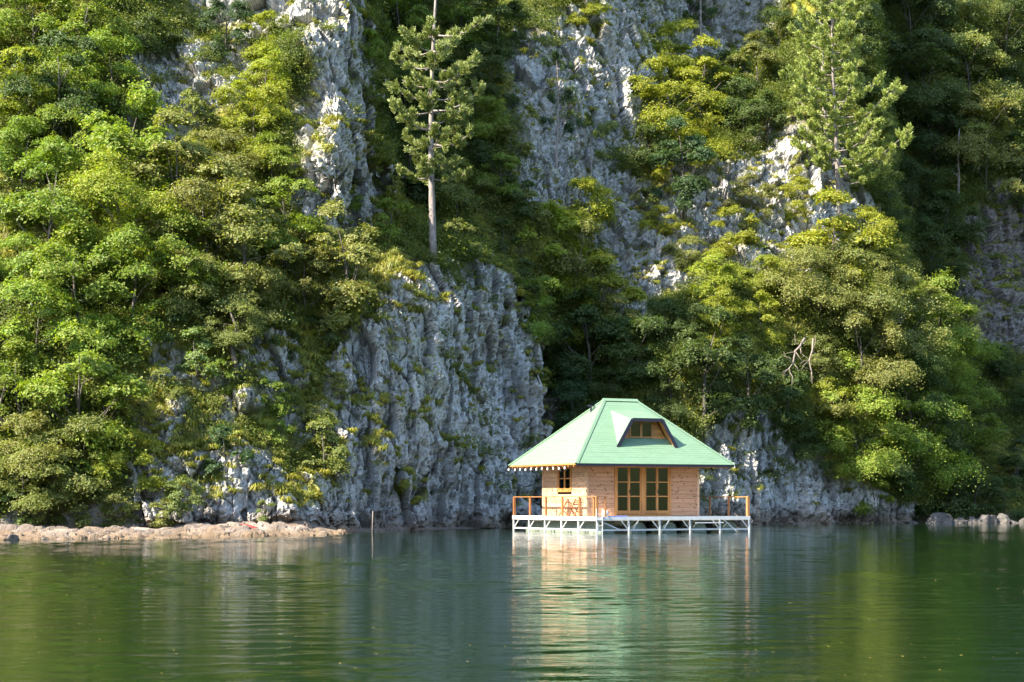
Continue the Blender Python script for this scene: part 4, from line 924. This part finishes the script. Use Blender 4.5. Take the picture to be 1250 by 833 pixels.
# ------------------------------------------------------------------ ground cover: instanced clumps and hanging grass
def proto_clump(seed, n, rad, ls):
    r = np.random.default_rng(seed); c = r.normal(size=(n, 3))*np.array([rad, rad, rad*.5]); c[:, 2] = np.abs(c[:, 2])*1.3
    nn = r.normal(size=(n, 3))*.6; nn[:, 2] += .9
    V, Fq = leaf_quads(c, nn, ls, seed); return bpy.data.objects.new('clump', np_mesh('clump', V, Fq, M['under']))
def proto_grass(seed, n, L):
    r = np.random.default_rng(seed); V = []; Fq = []
    for k in range(n):
        a = r.uniform(0, 6.283); d = np.array([math.cos(a), math.sin(a), 0]); s = np.array([-d[1], d[0], 0])*.013; b = d*r.uniform(0, .12); l = L*r.uniform(.6, 1.2); dr = r.uniform(.3, 1.0)
        p1 = b+d*l*.30+np.array([0, 0, l*.42]); p2 = b+d*l*(.3+.45*dr)+np.array([0, 0, l*(.45-.5*dr)])
        i = len(V); V += [b-s, b+s, p1+s, p1-s, p2+s*.3, p2-s*.3]; Fq += [(i, i+1, i+2, i+3), (i+3, i+2, i+4, i+5)]
    return bpy.data.objects.new('tuft', np_mesh('tuft', V, Fq, M['grass']))
def instancer(name, pts, rots, scl, protos, label, cat):
    pc = bpy.data.collections.new(name+'_source')
    for p in protos: pc.objects.link(p)
    me = bpy.data.meshes.new(name); me.vertices.add(len(pts)); me.vertices.foreach_set('co', np.asarray(pts, np.float32).ravel())
    a = me.attributes.new('rot', 'FLOAT_VECTOR', 'POINT'); a.data.foreach_set('vector', np.asarray(rots, np.float32).ravel())
    a = me.attributes.new('scl', 'FLOAT', 'POINT'); a.data.foreach_set('value', np.asarray(scl, np.float32))
    o = link(name, me); ng = bpy.data.node_groups.new(name, 'GeometryNodeTree')
    ng.interface.new_socket('Geometry', in_out='INPUT', socket_type='NodeSocketGeometry'); ng.interface.new_socket('Geometry', in_out='OUTPUT', socket_type='NodeSocketGeometry')
    N = ng.nodes.new; gi = N('NodeGroupInput'); go = N('NodeGroupOutput'); iop = N('GeometryNodeInstanceOnPoints'); ci = N('GeometryNodeCollectionInfo')
    ci.inputs['Collection'].default_value = pc; ci.inputs['Separate Children'].default_value = True; ci.inputs['Reset Children'].default_value = True
    ra = N('GeometryNodeInputNamedAttribute'); ra.data_type = 'FLOAT_VECTOR'; ra.inputs[0].default_value = 'rot'
    sa = N('GeometryNodeInputNamedAttribute'); sa.data_type = 'FLOAT'; sa.inputs[0].default_value = 'scl'
    L = ng.links.new; L(gi.outputs[0], iop.inputs['Points']); L(ci.outputs[0], iop.inputs['Instance']); iop.inputs['Pick Instance'].default_value = True
    L(ra.outputs[0], iop.inputs['Rotation']); L(sa.outputs[0], iop.inputs['Scale']); L(iop.outputs[0], go.inputs[0])
    md = o.modifiers.new('scatter', 'NODES'); md.node_group = ng
    return tag(o, label, cat, kind='stuff')
def scatter(n, prob, seed, lift=0, tiltn=.7):
    r = np.random.default_rng(seed); e = np.linalg.norm(np.cross(np.gradient(TP, axis=1), np.gradient(TP, axis=0)), axis=2)
    pr_ = (np.minimum(e, .5 if lift < 5 else 9)*prob); pr_[TP[..., 2] < .5] = 0; pr_ = pr_.ravel()/pr_.sum(); k = r.choice(pr_.size, n, p=pr_)
    P = TP.reshape(-1, 3)[k]+r.normal(size=(n, 3))*.1; Nn = TN.reshape(-1, 3)[k]*tiltn+np.array([0, 0, 1]); Nn /= np.linalg.norm(Nn, axis=1, keepdims=True)
    rots = np.array([(Vector(q).to_track_quat('Z', 'Y').to_matrix() @ Matrix.Rotation(r.uniform(0, 6.28), 3, 'Z')).to_euler()[:] for q in Nn]); return P, rots
infr = (PX > -60) & (PX < 1310) & (PY > -60)
grassy = (PX < 520)*(PY > 230)*(PX > 150)
patch = sstep(-.25, .25, fbm(P_*.22, 3, 91))
grassy = (PX < 520)*(PY > 230)*(PX > 150)
P1, R1 = scatter(30000, infr*(np.maximum(0, soil-.25))*(.15+patch)*(1-rock*.8)*(1-.8*grassy), 1)
instancer('undergrowth', P1, R1, np.random.default_rng(2).uniform(.5, 1.25, len(P1)), [proto_clump(i, 120, .28, .13) for i in range(3)]+[proto_clump(9, 260, .50, .14)], 'low leafy undergrowth covering the wooded slopes', 'undergrowth')
P2, R2 = scatter(13000, infr*(np.maximum(0, soil-.2))*(.25+(1-patch))*(.35+1.6*grassy), 3, tiltn=1.2)
instancer('hanging_grass', P2, R2, np.random.default_rng(4).uniform(.6, 1.5, len(P2)), [proto_grass(i, 46, .42) for i in range(3)], 'yellow green grass tufts hanging from the ledges', 'grass')
# the wood going on beyond the frame
def tree_proto(v, tone, i):
    me = v['crown'].copy(); me.materials.clear(); me.materials.append(M['under']); return bpy.data.objects.new('far_tree', me)
outp = (~((PX > -30) & (PX < 1280) & (PY > -10)))*(soil > .3)*(PY < 560)
P3, R3 = scatter(2600, outp, 5, lift=9, tiltn=.15)
instancer('forest', P3, R3, np.random.default_rng(6).uniform(.4, .9, len(P3)), [tree_proto(v, 0, i) for i, v in enumerate(BIG)], 'mixed wood covering the mountainside beyond', 'forest')

# ------------------------------------------------------------------ boulders along the right shore
def boulder(px, zc, wpx, hpx, seed, label, yd=None):
    Y = yd or 127.; g, n = ground(px, 632); Y = min(g.y-.4, 128) if yd is None else yd
    bm = bmesh.new(); bmesh.ops.create_icosphere(bm, subdivisions=4, radius=1); r = np.random.default_rng(seed)
    sx = wpx*Y/F/2; sz = hpx*Y/F*.78
    co = np.array([v.co[:] for v in bm.verts]); pl = r.normal(size=(15, 3)); pl /= np.linalg.norm(pl, axis=1, keepdims=True)
    for p in pl: d = co@p; ex = np.maximum(0, d-r.uniform(.42, .75)); co = co-ex[:, None]*p
    co = co*(1+fbm(co*3+seed, 3, seed)[:, None]*.16+fbm(co*9+seed, 2, seed)[:, None]*.05)
    for v, c in zip(bm.verts, co): v.co = Vector(c)
    me = bpy.data.meshes.new('boulder'); bm.to_mesh(me); bm.free(); me.materials.append(M['boulder'])
    o = link('boulder', me); o.location = ((px-625)/F*Y, Y, -sz*.25); o.scale = (sx*1.25, sx*.9, sz*1.3); o.rotation_euler = (r.uniform(-.3, .3), r.uniform(-.35, .35), r.uniform(-.5, .5))
    return tag(o, label, 'boulder', 'boulders at the right shore')
boulder(1143, 0, 46, 16, 1, 'flat slanting boulder, leftmost at the right shore'); boulder(1168, 0, 26, 13, 2, 'brown rounded boulder second from left at the right shore')
boulder(1186, 0, 22, 18, 3, 'grey upright boulder in the middle of the right shore'); boulder(1206, 0, 30, 21, 4, 'largest pale boulder at the right shore')
boulder(1222, 0, 20, 14, 5, 'pinkish boulder right of the largest pale one'); boulder(1236, 0, 16, 10, 6, 'small boulder near the right edge of the shore'); boulder(1248, 0, 16, 9, 7, 'small boulder cut by the right edge of the picture')
boulder(1115, 0, 16, 8, 8, 'small dark boulder at the foot of the waterside rock')

for k, (px, wp_, hp, lab) in enumerate([(12, 26, 9, 'low tan stone at the left edge of the waterline'), (52, 20, 8, 'tan stone by the water below the shore thicket, left part'), (78, 26, 10, 'largest tan stone by the water below the shore thicket'), (128, 22, 8, 'tan stone beside the dark gap in the shore rocks'),
    (160, 16, 6, 'small tan stone at the waterline below the thicket end'), (232, 24, 7, 'flat tan stone where the pale ledge begins')]):
    YS = float(np.interp((px-625)/F*78, [-46, -21, -13.2], [73, 74.6, 79.2]))-.1; o = boulder(px, 0, wp_, hp, 20+k, lab, yd=YS); o.data.materials[0] = M['shore']; o['group'] = 'stones at the left waterline'
# floating specks on the lake
r = np.random.default_rng(77); n = 260; ys = 1/(1/60.+(1/17.-1/60.)*r.uniform(0, 1, n)**1.3); xs = (r.uniform(-40, 1290, n)-625)/F*ys
V, Fq = leaf_quads(np.stack([xs, ys, np.full(n, .012)], 1), np.tile([0, 0, 1.], (n, 1))+r.normal(size=(n, 3))*.05, .034, 7, fold=.1)
m = NM('fallen_leaf'); m.set(Base_Color=m.ramp(m.N('ShaderNodeNewGeometry').outputs['Random Per Island'], [(0, (.35, .25, .05)), (.5, (.45, .38, .08)), (1, (.35, .16, .10))]), Roughness=.6)
o = link('fallen_leaves', np_mesh('fallen_leaves', V, Fq, m.m)); tag(o, 'small yellow and brown leaves drifting on the lake', 'leaves', kind='stuff')

# unseen opposite bank behind the viewer, added to darken reflections in glass and water
hx = np.linspace(-420, 620, 170); hy = np.linspace(120, -450, 90); HX, HY = np.meshgrid(hx, hy); H3 = np.stack([HX/40, HY/40, HX*0], -1)
HD = np.maximum(-150-HY, HX-230); HZ_ = np.maximum(HD, -4)*.32*(1+.35*fbm(H3, 4, 95))-1.5+fbm(H3*6, 3, 96)*3*sstep(0, 20, HD)
hi = np.arange(HX.size).reshape(HX.shape); m = NM('far_wood'); m.set(Base_Color=m.mix(m.noise(m.coord(), .3, 5), (.03, .05, .012), (.09, .11, .03)), Roughness=.9)
tag(link('added_hillside', np_mesh('added_hillside', np.stack([HX, HY, HZ_], -1).reshape(-1, 3), np.stack([hi[:-1, :-1], hi[:-1, 1:], hi[1:, 1:], hi[1:, :-1]], -1).reshape(-1, 4), m.m, True)), 'unseen wooded hillside added across the lake to darken reflections', kind='structure')
